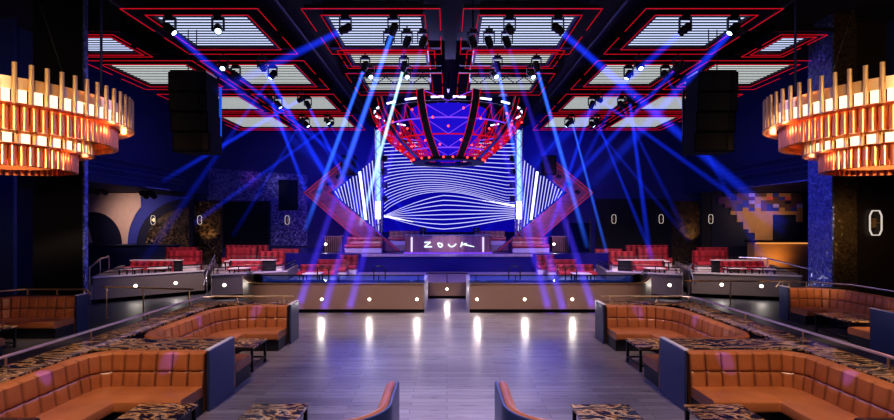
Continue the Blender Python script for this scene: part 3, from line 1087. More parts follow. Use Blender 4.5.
# dj booth
DJ = 24.35
t = thing('dj_booth', 'wide wooden dj booth with glowing white ZOUK letters at the stage front', 'dj booth', (0, DJ, STG))
dx = lambda px: (px - CX - .8) * DJ / F
dz = lambda py: CH - (py - CY) * DJ / F
x0, x1 = dx(405.5), dx(492)
pl = [(x0, DJ + .9), (x0, DJ + .25), (x0 + .1, DJ + .08), (x0 + .3, DJ), (x1 - .3, DJ), (x1 - .1, DJ + .08), (x1, DJ + .25), (x1, DJ + .9)]
MB().prism(pl, STG + .002, dz(236)).build('front', 'djwood', t)
MB().prism([(a * 1.01, b - .02) for a, b in pl], dz(236) + .001, dz(235.2)).build('counter_top', 'silver', t)
MB().box(x0 - .05, x1 + .05, DJ - .04, DJ + .6, STG + .003, STG + .06).build('foot_plate', 'violet', t)
for px in (412.5, 484):
    MB().box(dx(px) - .045, dx(px) + .045, DJ - .02, DJ - .003, dz(252), dz(237)).build('light_strip', 'strip', t)


def stroke(pts, w):
    mb = MB()
    n = len(pts)
    for i in range(n - 1):
        (ax, ay), (bx, by) = pts[i], pts[i + 1]
        d = Vector((bx - ax, by - ay)).normalized()
        nn = Vector((-d.y, d.x))
        wa, wb_ = (w[i], w[i + 1]) if isinstance(w, list) else (w, w)
        y = DJ - .03 - .0012 * i
        vs = [(dx(ax + nn.x * wa / 2), y, dz(ay + nn.y * wa / 2)), (dx(bx + nn.x * wb_ / 2), y, dz(by + nn.y * wb_ / 2)),
              (dx(bx - nn.x * wb_ / 2), y, dz(by - nn.y * wb_ / 2)), (dx(ax - nn.x * wa / 2), y, dz(ay - nn.y * wa / 2))]
        mb.add(vs, [(0, 1, 2, 3)])
    return mb


lets = [[(425.2, 242.4), (431.4, 242.2), (428.5, 244.4), (425.0, 246.9), (433, 246.7)],
        [(438.6, 243.0), (439.4, 246.0), (441, 247.2), (442.8, 246.4), (443.2, 244.6), (441.6, 243.4), (438.6, 243.0)],
        [(449.0, 243.9), (450.4, 246.0), (452.4, 246.9), (454.8, 246.0), (457.0, 243.7)],
        ]
for L in lets:
    stroke(L, 1.25).build('letter', 'letter', t)
k_ = stroke([(463.0, 242.0), (461.4, 247.0)], 1.2)
k2 = stroke([(461.9, 245.2), (467.4, 243.2)], 1.1)
k3 = stroke([(465.0, 244.4), (475.0, 246.8)], [1.6, .7])
k_.add(k2.v, k2.f)
k_.add(k3.v, k3.f)
k_.build('letter', 'letter', t)
for px, l in ((423, 'arch'), (476, 'block')):
    q = P(px, 235, DJ + .4)
    t = thing('monitor_speaker', 'small dj monitor on a stand at the booth top, %s mural end' % l, 'speaker', q)
    MB().box(q.x - .16, q.x + .16, q.y - .05, q.y + .2, q.z + .13, q.z + .36).build('cabinet', 'black', t, bevel=.02)
    MB().tube((q.x, q.y + .05, q.z + .02), (q.x, q.y + .05, q.z + .129), .03).build('stand', 'steel', t)
    MB().tube((q.x, q.y - .051, q.z + .24), (q.x, q.y - .062, q.z + .24), .08, 14).build('cone', 'panel', t)

# ------------------------------------------------------------------ ceiling grid
ZP = 8.5
CO = .12


def ceiling_panel(label, xa, xb, ya, yb, m, mat_slat, row):
    t = thing('ceiling_light_panel', label, 'ceiling light', ((xa + xb) / 2, (ya + yb) / 2, ZP), 'striped ceiling light panels')
    f = MB()
    w = .07
    for (a, b, c, d) in ((xa - w, xb + w, ya - w, ya), (xa - w, xb + w, yb, yb + w), (xa - w, xa, ya, yb), (xb, xb + w, ya, yb)):
        f.box(a, b, c, d, ZP - .06, ZP + .3)
    f.build('frame', 'black', t)
    MB().box(xa, xb, ya, yb, ZP + .06, ZP + .1).build('backing', 'matte', t)
    sl = MB()
    n = max(4, round((yb - ya) / .205))
    for k in range(n):
        y = ya + (yb - ya) * (k + .5) / n
        sl.box(xa + .01, xb - .01, y - .045, y + .045, ZP - .002, ZP + .002)
    sl.build('light_slats', mat_slat, t)
    r = .011 + .001 * row
    q = MB()
    g = .12
    zz = ZP - .09
    c4 = [(xa - g, ya - g, zz), (xb + g, ya - g, zz), (xb + g, yb + g, zz), (xa - g, yb + g, zz)]
    for k in range(4):
        q.tube(c4[k], c4[(k + 1) % 4], r, 6)
    q.build('inner_neon', 'red_neon', t)
    q = MB()
    g = .52 if yb - ya > 1.36 else .3
    c4 = [(xa - g, ya - g, zz), (xb + g, ya - g, zz), (xb + g, yb + g, zz), (xa - g, yb + g, zz)]
    for k in range(4):
        a, b = Vector(c4[k]), Vector(c4[(k + 1) % 4])
        if k % 2 == 0:
            q.tube(a, b, r, 6)
        else:
            q.tube(a, a.lerp(b, .42), r, 6)
            q.tube(a.lerp(b, .56), b, r, 6)
    q.build('outer_neon', 'red_neon', t)
    hb = MB()
    for yy in (ya - .3, yb + .3):
        hb.box(xa - .5, xb + .5, yy - .05, yy + .05, ZP + .0, ZP + .1)
    for xx in (xa + .3, xb - .3):
        for yy in (ya + .3, yb - .3):
            hb.tube((xx, yy, ZP + .1), (xx, yy, CZ - .01), .02, 6)
    hb.build('hanger', 'black', t)
    return t


ROWS = [(13.2, 15.6, 'front row'), (17.3, 19.9, 'second row'), (21.7, 24.3, 'third row'), (25.9, 28.9, 'back row')]
COLS = [(.82, 3.3, 'inner column'), (5.45, 7.9, 'middle column'), (9.2, 11.9, 'outer column')]
for s in (-1, 1):
    for ci, (xa, xb, cn) in enumerate(COLS):
        for ri, (ya, yb, rn) in enumerate(ROWS):
            lab = 'white striped ceiling panel outlined in red neon, %s, %s, %s' % (rn, cn, SIDE[s])
            a, b = sorted((s * xa + CO, s * xb + CO))
            y0, y1 = ya, yb
            if ci == 0 and ri >= 2:
                continue
            if ci == 0 and ri == 1:
                y0, y1 = 18.75, 20.8
                ceiling_panel('short white striped ceiling panel right behind the front row, inner column, ' + SIDE[s], a, b, 16.1, 17.3, 0, 'slat_b', 1)
            if ci == 2 and ri == 0:
                y0, y1 = 14.75, 16.1
                a, b = (-11.5, -9.95) if s < 0 else (9.95, 10.7)
            ceiling_panel(lab, a, b, y0, y1, 0, 'slat' if ri == 0 else 'slat_b', ri)
# dark service beams between the columns
k = 3
for x in (0, -4.4, 4.4, -8.55, 8.55):
    b = MB()
    w = .25 if x else .2
    b.box(x + CO - w, x + CO + w, 11.5, 29.5, ZP + (.15 if x else .6), CZ - .02)
    struct('trim_%d' % k, b, 'ceil', 'black service beam between the ceiling panel columns')
    k += 1
    if x:
        p = MB().tube((x + CO, 11.5, ZP + .05), (x + CO, 29.5, ZP + .05), .035)
        struct('trim_%d' % k, p, 'black', 'conduit under a ceiling service beam')
        k += 1


# ------------------------------------------------------------------ moving head lamps and their beams
def orient(o, d):
    o.rotation_mode = 'QUATERNION'
    o.rotation_quaternion = Vector((0, 0, 1)).rotation_difference(Vector(d).normalized())


HEAD = {}


def head_mesh(lit):
    key = lit
    if key in HEAD:
        return HEAD[key]
    body = MB().lathe([(.001, -.17), (.07, -.17), (.10, -.12), (.11, .04), (.09, .12), (.10, .16)], n=16)
    lens = MB().lathe([(.001, .15), (.075, .155)], n=16)
    HEAD[key] = (body, lens)
    return HEAD[key]


_hm = {}


def moving_head(label, pos, target, lit=True, beam=None, group='moving head lamps'):
    """lamp hung on a yoke; beam = (material key, start radius, end radius, length)"""
    pos = Vector(pos)
    d = (Vector(target) - pos).normalized()
    t = thing('moving_head_lamp', label, 'light', pos + Vector((0, 0, .42)), group)
    if 'yoke' not in _hm:
        y = MB()
        y.box(-.13, .13, -.1, .1, .34, .42)
        for sx_ in (-1, 1):
            y.box(sx_ * .17, sx_ * .2, -.05, .05, -.05, .36)
        y.box(-.2, .2, -.05, .05, .30, .339)
        for v in y.v:
            v *= .8
        o = y.build('yoke', 'black', None)
        _hm['yoke'] = o.data
        bpy.data.objects.remove(o)
        body, lens = head_mesh(True)
        o = body.build('head', 'black', None, smooth=True)
        _hm['head'] = o.data
        bpy.data.objects.remove(o)
        o = lens.build('lens', 'lens', None)
        _hm['lens'] = o.data
        bpy.data.objects.remove(o)
        o = lens.build('lens', 'lens_off', None)
        _hm['lens_off'] = o.data
        bpy.data.objects.remove(o)
    yo = bpy.data.objects.new('yoke', _hm['yoke'])
    COL.objects.link(yo)
    yo.parent = t
    yo.location = (0, 0, -.42)
    pz = pos.z + .336
    MB().tube((pos.x, pos.y, pz), (pos.x, pos.y, CZ - .012), .022, 6).build('hanging_pipe', 'black', t)
    h = bpy.data.objects.new('head', _hm['head'])
    COL.objects.link(h)
    h.parent = t
    h.location = (0, 0, -.42)
    orient(h, d)
    le = bpy.data.objects.new('lens', _hm['lens' if lit else 'lens_off'])
    COL.objects.link(le)
    le.parent = h
    if beam:
        key, r0, r1, L = beam
        b = MB().tube((0, 0, .2), (0, 0, L), r0, 14, r1)
        me = bpy.data.meshes.new('light_beam')
        me.from_pydata(b.v, [], b.f)
        me.materials.append(beam_mat(key, L, r0, r1, pos, d))
        o = bpy.data.objects.new('light_beam', me)
        recalc(o)
        COL.objects.link(o)
        o.parent = h
        o.visible_shadow = False
    return t


BEAMS = {'white': ((.30, .55, 1), 24), 'blue': ((.04, .16, 1), 12), 'deep': ((.012, .05, 1), 5.5), 'soft': ((.010, .045, 1), 3.6), 'violet': ((.09, .05, 1), 1.5)}
_bm = {}


def beam_mat(key, L, r0, r1, A, D):
    c, s_ = BEAMS[key]
    return m_beam('beam_' + key, c, s_, L, r0, r1, A, D, -1.6 if key == 'violet' else .93)


LX = [(1.5, 'inner column towards the centre'), (2.75, 'inner column towards the wall'), (6.05, 'middle column towards the centre'), (7.3, 'middle column towards the wall')]
LY = [(12.95, 'before the front row'), (16.05, 'behind the front row'), (17.0, 'before the second row'), (20.35, 'behind the second row'), (21.3, 'before the third row'), (24.75, 'behind the third row'), (25.55, 'before the back row')]
tgt = {}
# beams: (side, x index, y index) -> (target, beam spec)
def T3(px, py, d):
    return P(px, py, d)


beams = {
    (-1, 0, 1): (T3(377, 165, 20), ('white', .07, .15, 9.5)),
    (-1, 0, 0): (T3(360, 125, 17), ('blue', .08, .20, 10)),
    (-1, 1, 1): (T3(338, 140, 19), ('blue', .08, .20, 11)),
    (1, 1, 1): (T3(560, 150, 19), ('blue', .08, .2, 11)),
    (1, 0, 1): (T3(517, 165, 20), ('blue', .07, .18, 10.5)),
    (1, 1, 0): (T3(640, 100, 14.5), ('deep', .12, .3, 12)),
    (1, 3, 0): (T3(676, 92, 13.0), ('deep', .12, .22, 5.5)),
    (1, 2, 0): (T3(650, 60, 14), ('soft', .12, .3, 8)),
    (-1, 1, 0): (T3(262, 70, 13.6), ('deep', .12, .22, 4.2)),
    (-1, 3, 0): (T3(262, 112, 13.0), ('deep', .10, .2, 5.5)),
    (-1, 2, 1): (T3(320, 165, 22), ('deep', .10, .25, 13)),
    (-1, 3, 3): (T3(290, 150, 24), ('deep', .1, .2, 10)),
    (-1, 2, 3): (T3(215, 150, 23), ('deep', .1, .2, 10)),
    (-1, 2, 4): (T3(345, 180, 24), ('deep', .1, .22, 12)),
    (-1, 3, 2): (T3(330, 150, 21), ('soft', .1, .25, 14)),
    (-1, 2, 6): (T3(240, 190, 27), ('soft', .1, .25, 11)),
    (1, 2, 3): (T3(690, 165, 22), ('soft', .1, .25, 12)),
    (1, 2, 5): (T3(590, 190, 25), ('blue', .07, .16, 9)),
    (1, 3, 5): (T3(625, 190, 25), ('deep', .08, .2, 9)),
    (1, 2, 4): (T3(560, 200, 24), ('deep', .1, .22, 10)),
    (1, 3, 3): (T3(640, 180, 22.5), ('deep', .1, .22, 10)),
    (1, 3, 1): (T3(600, 150, 20), ('soft', .1, .28, 13)),
}
for s in (-1, 1):
    for xi, (x, xl) in enumerate(LX):
        for yi, (y, yl) in enumerate(LY):
            if xi < 2 and yi > 2:
                continue
            lab = 'moving head lamp %s, %s, %s' % (yl, xl, SIDE[s])
            pos = Vector((s * x + CO, y, ZP - .5))
            tg, bm = beams.get((s, xi, yi), (None, None))
            if tg is None:
                tg = pos + Vector((-s * random.uniform(.1, .8) * (1 if s < 0 else -1), -.9 - random.random() * .4, -1))
            if bm is None and xi >= 2 and yi >= 2:
                sd_ = 1 if (xi + yi) % 2 else -1
                tg = pos + Vector((sd_ * (2.2 + .25 * yi), random.uniform(-1.5, 1.5), -5.0))
                bm = ('soft', .07, .2, 6.5 + random.random() * 2)
            moving_head(lab, pos, tg, not (s < 0 and xi == 1 and yi == 0) and not (s > 0 and xi < 2 and yi == 0), bm)
# mid-air lamps that throw long violet shafts onto the pit wall
SHAFT = []
shafts = [(-1, 389, 300, 302), (-1, 407, 324, 308), (-1, 423, 350, 306), (1, 507, 592, 305), (1, 489, 563, 308), (1, 473, 548, 306)]
for k, (s, ax, bx_, by_) in enumerate(shafts):
    a, b = P(ax, 42, 14.0), P(bx_, by_, 16.4)
    moving_head('lamp under the inner front panel, violet shaft, %s from aisle, %s' % (ordn[2 - k % 3], SIDE[s]), a, b, False,
                ('violet', .09, .2, (b - a).length), 'violet shaft lamps')
    SHAFT.append((a, b))

# horizontal trusses over the inner columns
for s in (-1, 1):
    for (y, l) in ((17.9, ''),):
        t = thing('lighting_truss', 'dark horizontal lighting truss under the inner ceiling panels, ' + SIDE[s], 'truss', (s * 2, y, 8.0))
        xa, xb = sorted((s * .7 + CO, s * 3.6 + CO))
        for zz in (7.95, 8.2):
            MB().tube((xa, y, zz), (xb, y, zz), .03, 8).build('chord', 'black', t)
        lat = MB()
        n = 9
        for i in range(n):
            x0, x1 = xa + (xb - xa) * i / n, xa + (xb - xa) * (i + 1) / n
            lat.tube((x0, y, 7.95 if i % 2 else 8.2), (x1, y, 8.2 if i % 2 else 7.95), .015, 6)
        lat.build('lattice', 'black', t)
        hg = MB()
        for x in (xa + .3, xb - .3):
            hg.tube((x, y, 8.2), (x, y, CZ - .01), .015, 6)
        hg.build('hanging_cable', 'black', t)

# ------------------------------------------------------------------ line array speakers
for s in (-1, 1):
    sd = SIDE[s]
    d = 14.0
    xc, w = (-7.28, 1.06) if s < 0 else (7.60, 1.12)
    zt_, zb_ = 7.2, 4.98
    t = thing('line_array_speaker', 'tall black hanging line array speaker column, ' + sd, 'speaker', (xc, d, zb_))
    n = 4
    hh = (zt_ - zb_) / n
    for k in range(n):
        z1 = zt_ - k * hh
        y = d + .012 * k * k
        x_ = xc + s * -.02 * k
        c = MB().box(x_ - w / 2, x_ + w / 2, y, y + .75, z1 - hh + .008, z1).build('speaker_cabinet', 'matte', t)
        g = MB()
        g.box(x_ - w / 2 + .04, x_ + w / 2 - .22, y - .012, y - .001, z1 - hh + .05, z1 - .03)
        g.build('grille', pbr('speaker_grille', (.005, .0045, .0045), .8, bump=.4, bscale=120) if k == 0 and s < 0 else bpy.data.materials['speaker_grille'], c)
        MB().box(x_ + w / 2 - .2, x_ + w / 2 - .03, y - .03, y - .001, z1 - hh + .05, z1 - .03).build('waveguide', 'black', c)
    MB().box(xc - w / 2 + .02, xc + w / 2 - .02, d + .05, d + .7, zt_ + .005, zt_ + .06).build('rigging_frame', 'steel', t)
    for dx_ in (-.12, .12):
        MB().tube((xc + dx_ + s * .0, d + .3, zt_ + .06), (xc + dx_, d + .3, CZ - .01), .014, 6).build('hanging_cable', 'black', t)
    MB().box(xc + (w / 2 + .01) * (1 if s < 0 else -1) - .03, xc + (w / 2 + .01) * (1 if s < 0 else -1) + .03, d + .84, d + .9, zb_ + .2, zt_ - .2).build('rear_edge_strip', 'bluestrip' if s < 0 else 'black', t)  # thin strip behind the cabinets, emissive blue on one array, black on the other

# thin hanging rods beside the pillars
for s, px in ((-1, 106.5), (1, 790)):
    p = P(px, 80, 13.2)
    t = thing('hanging_rod', 'thin dark rod hanging from the ceiling before the panels, ' + SIDE[s], 'rod', (p.x, 13.0, p.z))
    MB().tube((p.x, 13.0, 6.4), (p.x, 13.0, CZ - .05), .03, 8).build('rod', 'navy', t)
    MB().tube((p.x, 13.0, CZ - .05), (p.x, 13.0, CZ - .005), .07, 10).build('ceiling_plate', 'black', t)
    MB().sphere((p.x, 13.0, 6.37), .045).build('end_cap', 'black', t)

# ------------------------------------------------------------------ tube chandeliers
def chandelier(label, xc, yc):
    t = thing('tube_chandelier', label, 'chandelier', (xc, yc, 5.0))
    C = Vector((xc, yc, 0))
    toc = math.atan2(0 - yc, 0 - xc)

    def ring(n, R):
        return [C + Vector((R * math.cos(toc + PI + 2 * PI * (i + .5) / n), R * math.sin(toc + PI + 2 * PI * (i + .5) / n), 0)) for i in range(n)]

    def place(name, mb, mat, pts, ang=False, smooth=False):
        first = None
        for p in pts:
            if first is None:
                m0 = MB()
                m0.v, m0.f, m0.mi = mb.v, mb.f, mb.mi
                o = m0.build(name, mat, None, smooth=smooth)
                first = o
            else:
                o = first.copy()
                COL.objects.link(o)
            o.parent = t
            o.location = p - t.location
            if ang:
                o.rotation_euler.z = math.atan2(p.y - yc, p.x - xc)
    for (R, n, zr0, zr1, zl0, zl1, Rt, nt_, zt0, zt1) in ((2.46, 68, 4.62, 5.70, 5.02, 5.25, 2.14, 96, 4.60, 5.06), (1.72, 40, 4.1, 4.70, 4.43, 4.61, 1.42, 64, 4.05, 4.47)):
        out = ring(n, R)
        place('brass_rod', MB().tube((0, 0, zl0 - .02), (0, 0, zr1), .038, 8), 'brass', out, smooth=True)
        step = PI / n
        lamp = [C + Vector((R * math.cos(toc + PI + 2 * PI * (i + 1) / n), R * math.sin(toc + PI + 2 * PI * (i + 1) / n), 0)) for i in range(n)]
        wv_ = 2 * PI * R / n * .24
        place('lamp_block', MB().box(-.055, -.02, -wv_, wv_, zl0, zl1), 'bulb', lamp, True)
        MB().lathe([(R - .085, zl1), (R - .07, zl1), (R - .07, zl1 + .22), (R - .085, zl1 + .22), (R - .085, zl1)], C, 72).build('ring_band', 'brass', t, smooth=True)
        MB().lathe([(R - .13, zl0), (R - .115, zl0), (R - .115, zl1 - .005), (R - .13, zl1 - .005), (R - .13, zl0)], C, 72).build('backing_drum', 'darkcop', t, smooth=True)
        MB().lathe([(Rt + .09, zl0 - .012), (R + .045, zl0 - .012), (R + .045, zl0 - .002), (Rt + .09, zl0 - .002), (Rt + .09, zl0 - .012)], C, 72).build('ring_plate', 'copper', t, smooth=True)
        for q in range(10):
            aa = toc + PI + 2 * PI * (q + .5) / 10
            rr_ = (R + Rt) / 2 + .03
            if q in (0, 1, 2, 3, 6, 7, 8, 9):
                l = bpy.data.lights.new('tube_glow', 'POINT')
                l.energy = 4 if R > 2 else 1.6
                l.color = (1, .5, .2)
                l.shadow_soft_size = .05
                lo_ = bpy.data.objects.new('tube_glow', l)
                COL.objects.link(lo_)
                lo_.location = C + Vector((rr_ * math.cos(aa), rr_ * math.sin(aa), zl0 - .12))
        tb_ = ring(nt_, Rt)
        vis = [p for p in tb_ if (p - Vector((0, 0, 0))).length < C.length + .75]
        rest = [p for p in tb_ if p not in vis]
        place('copper_tube', MB().tube((0, 0, zt0), (0, 0, zt1), .062, 10), 'copper', vis, smooth=True)
        if rest:
            mm = MB()
            for p in rest:
                mm.tube(p + Vector((0, 0, zt0)), p + Vector((0, 0, zt1)), .062, 8)
            o = mm.build('far_copper_tubing', 'copper', t, smooth=True)
            o['kind'] = 'stuff'
        # long copper tubes under the lamp blocks on the outer ring
        MB().lathe([(Rt - .09, zt0 + .12), (Rt - .07, zt0 + .12), (Rt - .07, zt1), (Rt - .09, zt1), (Rt - .09, zt0 + .12)], C, 72).build('inner_drum', 'copper', t, smooth=True)
    st = MB()
    for k in range(3):
        a = 2 * PI * k / 3 + .3
        st.tube(C + Vector((1.5 * math.cos(a), 1.5 * math.sin(a), 5.3)), C + Vector((.3 * math.cos(a), .3 * math.sin(a), CZ - .03)), .006, 6)
    st.build('suspension_cable', 'black', t)
    sp = MB()
    for k in range(6):
        a = 2 * PI * k / 6
        for (R, z) in ((2.38, 5.35), (1.58, 4.7)):
            sp.tube(C + Vector((0, 0, z)), C + Vector((R * math.cos(a), R * math.sin(a), z)), .02, 6)
    sp.tube(C + Vector((0, 0, 4.65)), C + Vector((0, 0, 5.4)), .05, 8)
    sp.build('support_frame', 'brass', t)
    return t


chandelier('two tier copper and brass tube chandelier with glowing blocks, before the black pillar', -9.2, 10.0)
chandelier('two tier copper and brass tube chandelier with glowing blocks, before the mosaic pillar', 9.26, 10.0)

# ------------------------------------------------------------------ red kinetic rig over the dance floor
KC = Vector((.05, 22.0, 0))
t = thing('kinetic_light_rig', 'bowl shaped rig of red neon ribs and white bars hung over the stage', 'light rig', KC + Vector((0, 0, 5.6)))
prof = [(3.38, 8.0), (3.25, 7.55), (2.95, 7.0), (2.5, 6.45), (1.95, 6.0), (1.55, 5.7)]


def kp(r, z, a):
    return KC + Vector((r * math.cos(a), r * math.sin(a), z))


NR = 10
for i in range(NR):
    a = 2 * PI * i / NR
    rb_ = MB()
    da = .05
    for j in range(len(prof) - 1):
        (r0, z0), (r1, z1) = prof[j], prof[j + 1]
        rb_.bar(kp(r0, z0, a), kp(r1, z1, a), .26, .09, up=(math.cos(a), math.sin(a), .3))
    o = rb_.build('rib', 'black', t)
    nl = MB()
    for sg in (-1, 1):
        nl.path([kp(r + .05, z, a + sg * .15 / max(r, .5)) for r, z in prof], .016, 6)
    nl.build('neon_line', 'red_neon', o)
for j, (r, z) in enumerate(prof[1:], 1):
    MB().path([kp(r - .02, z, 2 * PI * k / 48) for k in range(48)], .03 if j else .045, 8, closed=True).build('ring', 'red_neon' if j in (3, 5) else 'violet' if j in (2, 4) else 'black', t)
MB().lathe([(1.05, 5.58), (1.6, 5.58), (1.6, 5.72), (1.05, 5.72), (1.05, 5.58)], KC, 48).build('bottom_ring', 'black', t)
for i in range(NR):
    a0, a1 = 2 * PI * i / NR, 2 * PI * (i + 1) / NR
    am = (a0 + a1) / 2
    front = math.sin(am) < -.9
    br = MB()
    nsub = 1 if front else 3
    for q in range(nsub):
        b0, b1 = a0 + (a1 - a0) * q / nsub, a0 + (a1 - a0) * (q + 1) / nsub
        bm_ = (b0 + b1) / 2
        for j in range(len(prof) - 1):
            (r0, z0), (r1, z1) = prof[j], prof[j + 1]
            if j == 0 and not front:
                continue
            br.tube(kp(r0, z0, b0), kp(r1, z1, bm_), .015, 5)
            br.tube(kp(r0, z0, b1), kp(r1, z1, bm_), .015, 5)
            if j > 0 and not front:
                br.tube(kp(r0 * .9, z0, bm_), kp(r1 * .9, z1, bm_), .014, 5)
            if q and j > 1:
                br.tube(kp(r0, z0, b0), kp(r1, z1, b0), .016, 5)
    br.build('diagonal_neon', 'violet' if front else 'red_neon', t)
    for off in ((-.13, .13) if front else (-.16, .16)):
        q0, q1 = kp(3.2, 7.72, am + off - .075), kp(3.2, 7.72, am + off + .075)
        MB().bar(q0, q1, .08, .06).build('light_bar', 'bar', t)
    for (r, z, off) in ((3.2, 7.3, .18), (3.0, 7.0, -.2), (2.75, 6.7, .0), (2.3, 6.25, .22), (2.1, 6.1, -.16), (1.62, 5.66, .12), (1.62, 5.66, -.12)):
        MB().sphere(kp(r, z, am + off), .045, 8).build('red_lamp', 'redlamp', t)
MB().lathe([(.9, 5.75), (1.15, 6.2), (1.5, 7.0), (1.7, 7.85)], KC, 40).build('blue_haze_core', 'core', t, smooth=True)  # added glowing drum standing in for blue haze and back light inside the rig
# upper tier: centre frame and hanging arms
um = MB()
for i in range(8):
    a = 2 * PI * i / 8
    um.tube(kp(1.3, 8.3, a), kp(3.3, 8.0, a), .04, 6)
    um.tube(kp(1.3, 8.3, a), KC + Vector((1.3 * math.cos(a), 1.3 * math.sin(a), CZ - .01)), .03, 6)
um.build('top_frame', 'black', t)
# inner glowing star
stt = MB()
for i in range(6):
    a = 2 * PI * i / 6 + PI / 6
    b = a + PI / 3
    stt.tube(kp(1.4, 7.4, a), kp(1.4, 7.4, b), .02, 5)
    stt.tube(kp(1.4, 7.4, a), kp(.4, 6.0, a), .02, 5)
    stt.tube(kp(1.4, 7.4, a), kp(.5, 8.2, b), .02, 5)
stt.build('inner_star', 'violet', t)
for (x, l) in ((-.9, 1), (.9, 1)):
    pass

# ------------------------------------------------------------------ side walls: murals, mosaics, sconces, soffit trusses
DM = 27.45
mxx = lambda px: (px - CX) * DM / F
mzz = lambda py: CH - (py - CY) * DM / F


def arc(cx, cy, rx, ry, a0, a1, n=14):
    return [(cx + rx * math.cos(math.radians(a0 + (a1 - a0) * i / n)), cy - ry * math.sin(math.radians(a0 + (a1 - a0) * i / n))) for i in range(n + 1)]


t = thing('arch_mural', 'cream and blue mural of big overlapping arches on the recessed wall', 'mural', (mxx(140), DM, 2.0))
pp = [(86.3, 276), (190, 276), (190, 193), (86.3, 193)]
MB().xz([(mxx(a), mzz(b)) for a, b in pp], DM, DM + .04).build('dark_ground', 'mdark', t)
blue = [(139, 193), (190, 197.5)] + arc(192, 245, 55, 47, 92, 178) + [(128, 244)] + arc(186, 244, 58, 56, 180, 142)
MB().xz([(mxx(a), mzz(b)) for a, b in blue], DM - .02, DM - .001).build('blue_arch', 'mblue', t)
cream = [(86.3, 193.5), (110, 193), (141, 193)] + arc(186, 244, 58, 58, 140, 180) + [(122.5, 244)] + arc(94, 244, 28.5, 32, 0, 108) + [(86.3, 214)]
MB().xz([(mxx(a), mzz(b)) for a, b in cream], DM - .04, DM - .021).build('cream_arch', 'cream', t)
MB().xz([(mxx(a), mzz(b)) for a, b in [(86.4, 216), (87.5, 222), (93, 243), (86.4, 243)]], DM - .04, DM - .021).build('cream_strip', 'cream', t)

t = thing('block_mural', 'stepped pixel block mural in tan, pink and blue on the recessed wall', 'mural', (mxx(770), DM, 2.0))
cols = [pbr('block_tan', (.5, .27, .11), .7), pbr('block_brown', (.14, .07, .06), .7), pbr('block_pink', (.75, .14, .12), .7), pbr('block_lilac', (.45, .35, .8), .7),
        pbr('block_blue', (.04, .05, .35), .7), pbr('block_dark', (.010, .012, .04), .7), pbr('block_plum', (.14, .04, .14), .7)]
MB().xz([(mxx(712), mzz(276)), (mxx(806), mzz(276)), (mxx(806), mzz(193)), (mxx(712), mzz(193))], DM, DM + .03).build('ground_panel', cols[5], t)
bk = MB()
random.seed(11)
cw, ch = 6.0, 3.6
for iy in range(15):
    for ix in range(15):
        x0 = 712 + ix * cw
        y0 = 193.2 + iy * ch
        xs_, ys_ = x0 + cw / 2, y0 + ch / 2
        # descending staircase edge
        edge = 197 + max(0, (xs_ - 716)) * 1.05
        if ys_ < 196 and xs_ < 722:
            continue
        if ys_ > edge and xs_ < 752:
            continue
        if 770 < xs_ and ys_ > 214:
            if not (ys_ < 221 and xs_ > 795):
                continue
        if ys_ > 206:
            c = 0 if (xs_ < 772 or ys_ > 212) else random.choice((0, 1, 6))
            if ys_ < 213 and random.random() < .5:
                c = random.choice((1, 6, 4))
        else:
            c = random.choice((1, 1, 1, 6, 6, 4, 4, 5, 2 if xs_ > 750 else 1, 3 if xs_ > 750 else 6, 0))
        bk.box(mxx(x0), mxx(x0 + cw), DM - .06 - .03 * random.random(), DM - .001, mzz(y0 + ch), mzz(y0), c)
bk.build('relief_blocks', cols, t)

# bar under the block mural
t = thing('bar_counter', 'amber lit bar counter under the pixel block mural', 'bar', (16.6, 26.4, 0))
MB().box(16.1, 19.6, 26.2, 26.8, 0, 1.95).build('counter_front', pbr('bar_front', (.55, .3, .12), .5), t)
MB().box(16.0, 19.7, 26.1, 26.9, 1.951, 2.03).build('counter_top', 'black', t)
MB().box(16.15, 19.55, 26.12, 26.17, 1.86, 1.92).build('under_light', 'amber', t)
t = thing('low_counter', 'dark low counter below the arch mural', 'counter', (-16.6, 26.4, 0))
MB().box(-19.6, -14.4, 26.3, 26.9, 0, 1.75).build('counter_front', 'navy', t)
MB().box(-19.7, -14.3, 26.2, 27.0, 1.751, 1.8).build('counter_top', 'panel', t)

# soffit ceiling spots over the arch mural
for k, (px, py) in enumerate(((98, 194), (147, 198))):
    q = P(px, py - 4, 25.5)
    t = thing('soffit_spot', 'black twin spot lamp hung before the arch mural, %s' % ('over the cream arch' if k == 0 else 'over the blue arch'), 'light', (q.x, q.y, q.z))
    MB().tube((q.x, q.y, q.z + .1), (q.x, q.y, SOF - .005), .03).build('stem', 'black', t)
    for dx_ in (-.2, .2):
        MB().tube((q.x + dx_, q.y - .1, q.z + .06), (q.x + dx_, q.y + .3, q.z - .12), .15, 14).build('lamp_body', 'black', t)
    MB().box(q.x - .4, q.x + .4, q.y - .05, q.y + .05, q.z + .08, q.z + .14).build('yoke', 'black', t)

# mosaic wall panel, doors and sconces on the back wall
D3 = 30.42
bx = lambda px: (px - CX) * D3 / F
bz = lambda py: CH - (py - CY) * D3 / F
t = MB().xz([(bx(a), bz(b)) for a, b in ((207, 168), (307, 175), (307, 246), (271, 246), (271, 201), (207, 200))], D3, D3 + .05).build('mosaic_wall_panel', 'mosaic')
tag(t, 'glittering silver mosaic cladding on the back wall beside the chevron', 'wall cladding')
struct('wall_back_panel', MB().box(bx(596), bx(671), D3, D3 + .05, 0, bz(199)), 'darkwall', 'dark plain panel on the back wall beyond the chevron')
for s, (a, b) in ((-1, (193, 222)), (1, (672, 701))):
    o = MB().box(bx(a), bx(b), D3, D3 + .05, 0, bz(201)).build('gold_glow_panel', 'goldwall')
    tag(o, 'dark gold flecked panel added for the amber wall glow behind the terrace, ' + SIDE[s], 'wall cladding')
gp = arc(192, 246, 46, 39, 93, 178) + [(146, 276.3), (189.5, 276.3)]
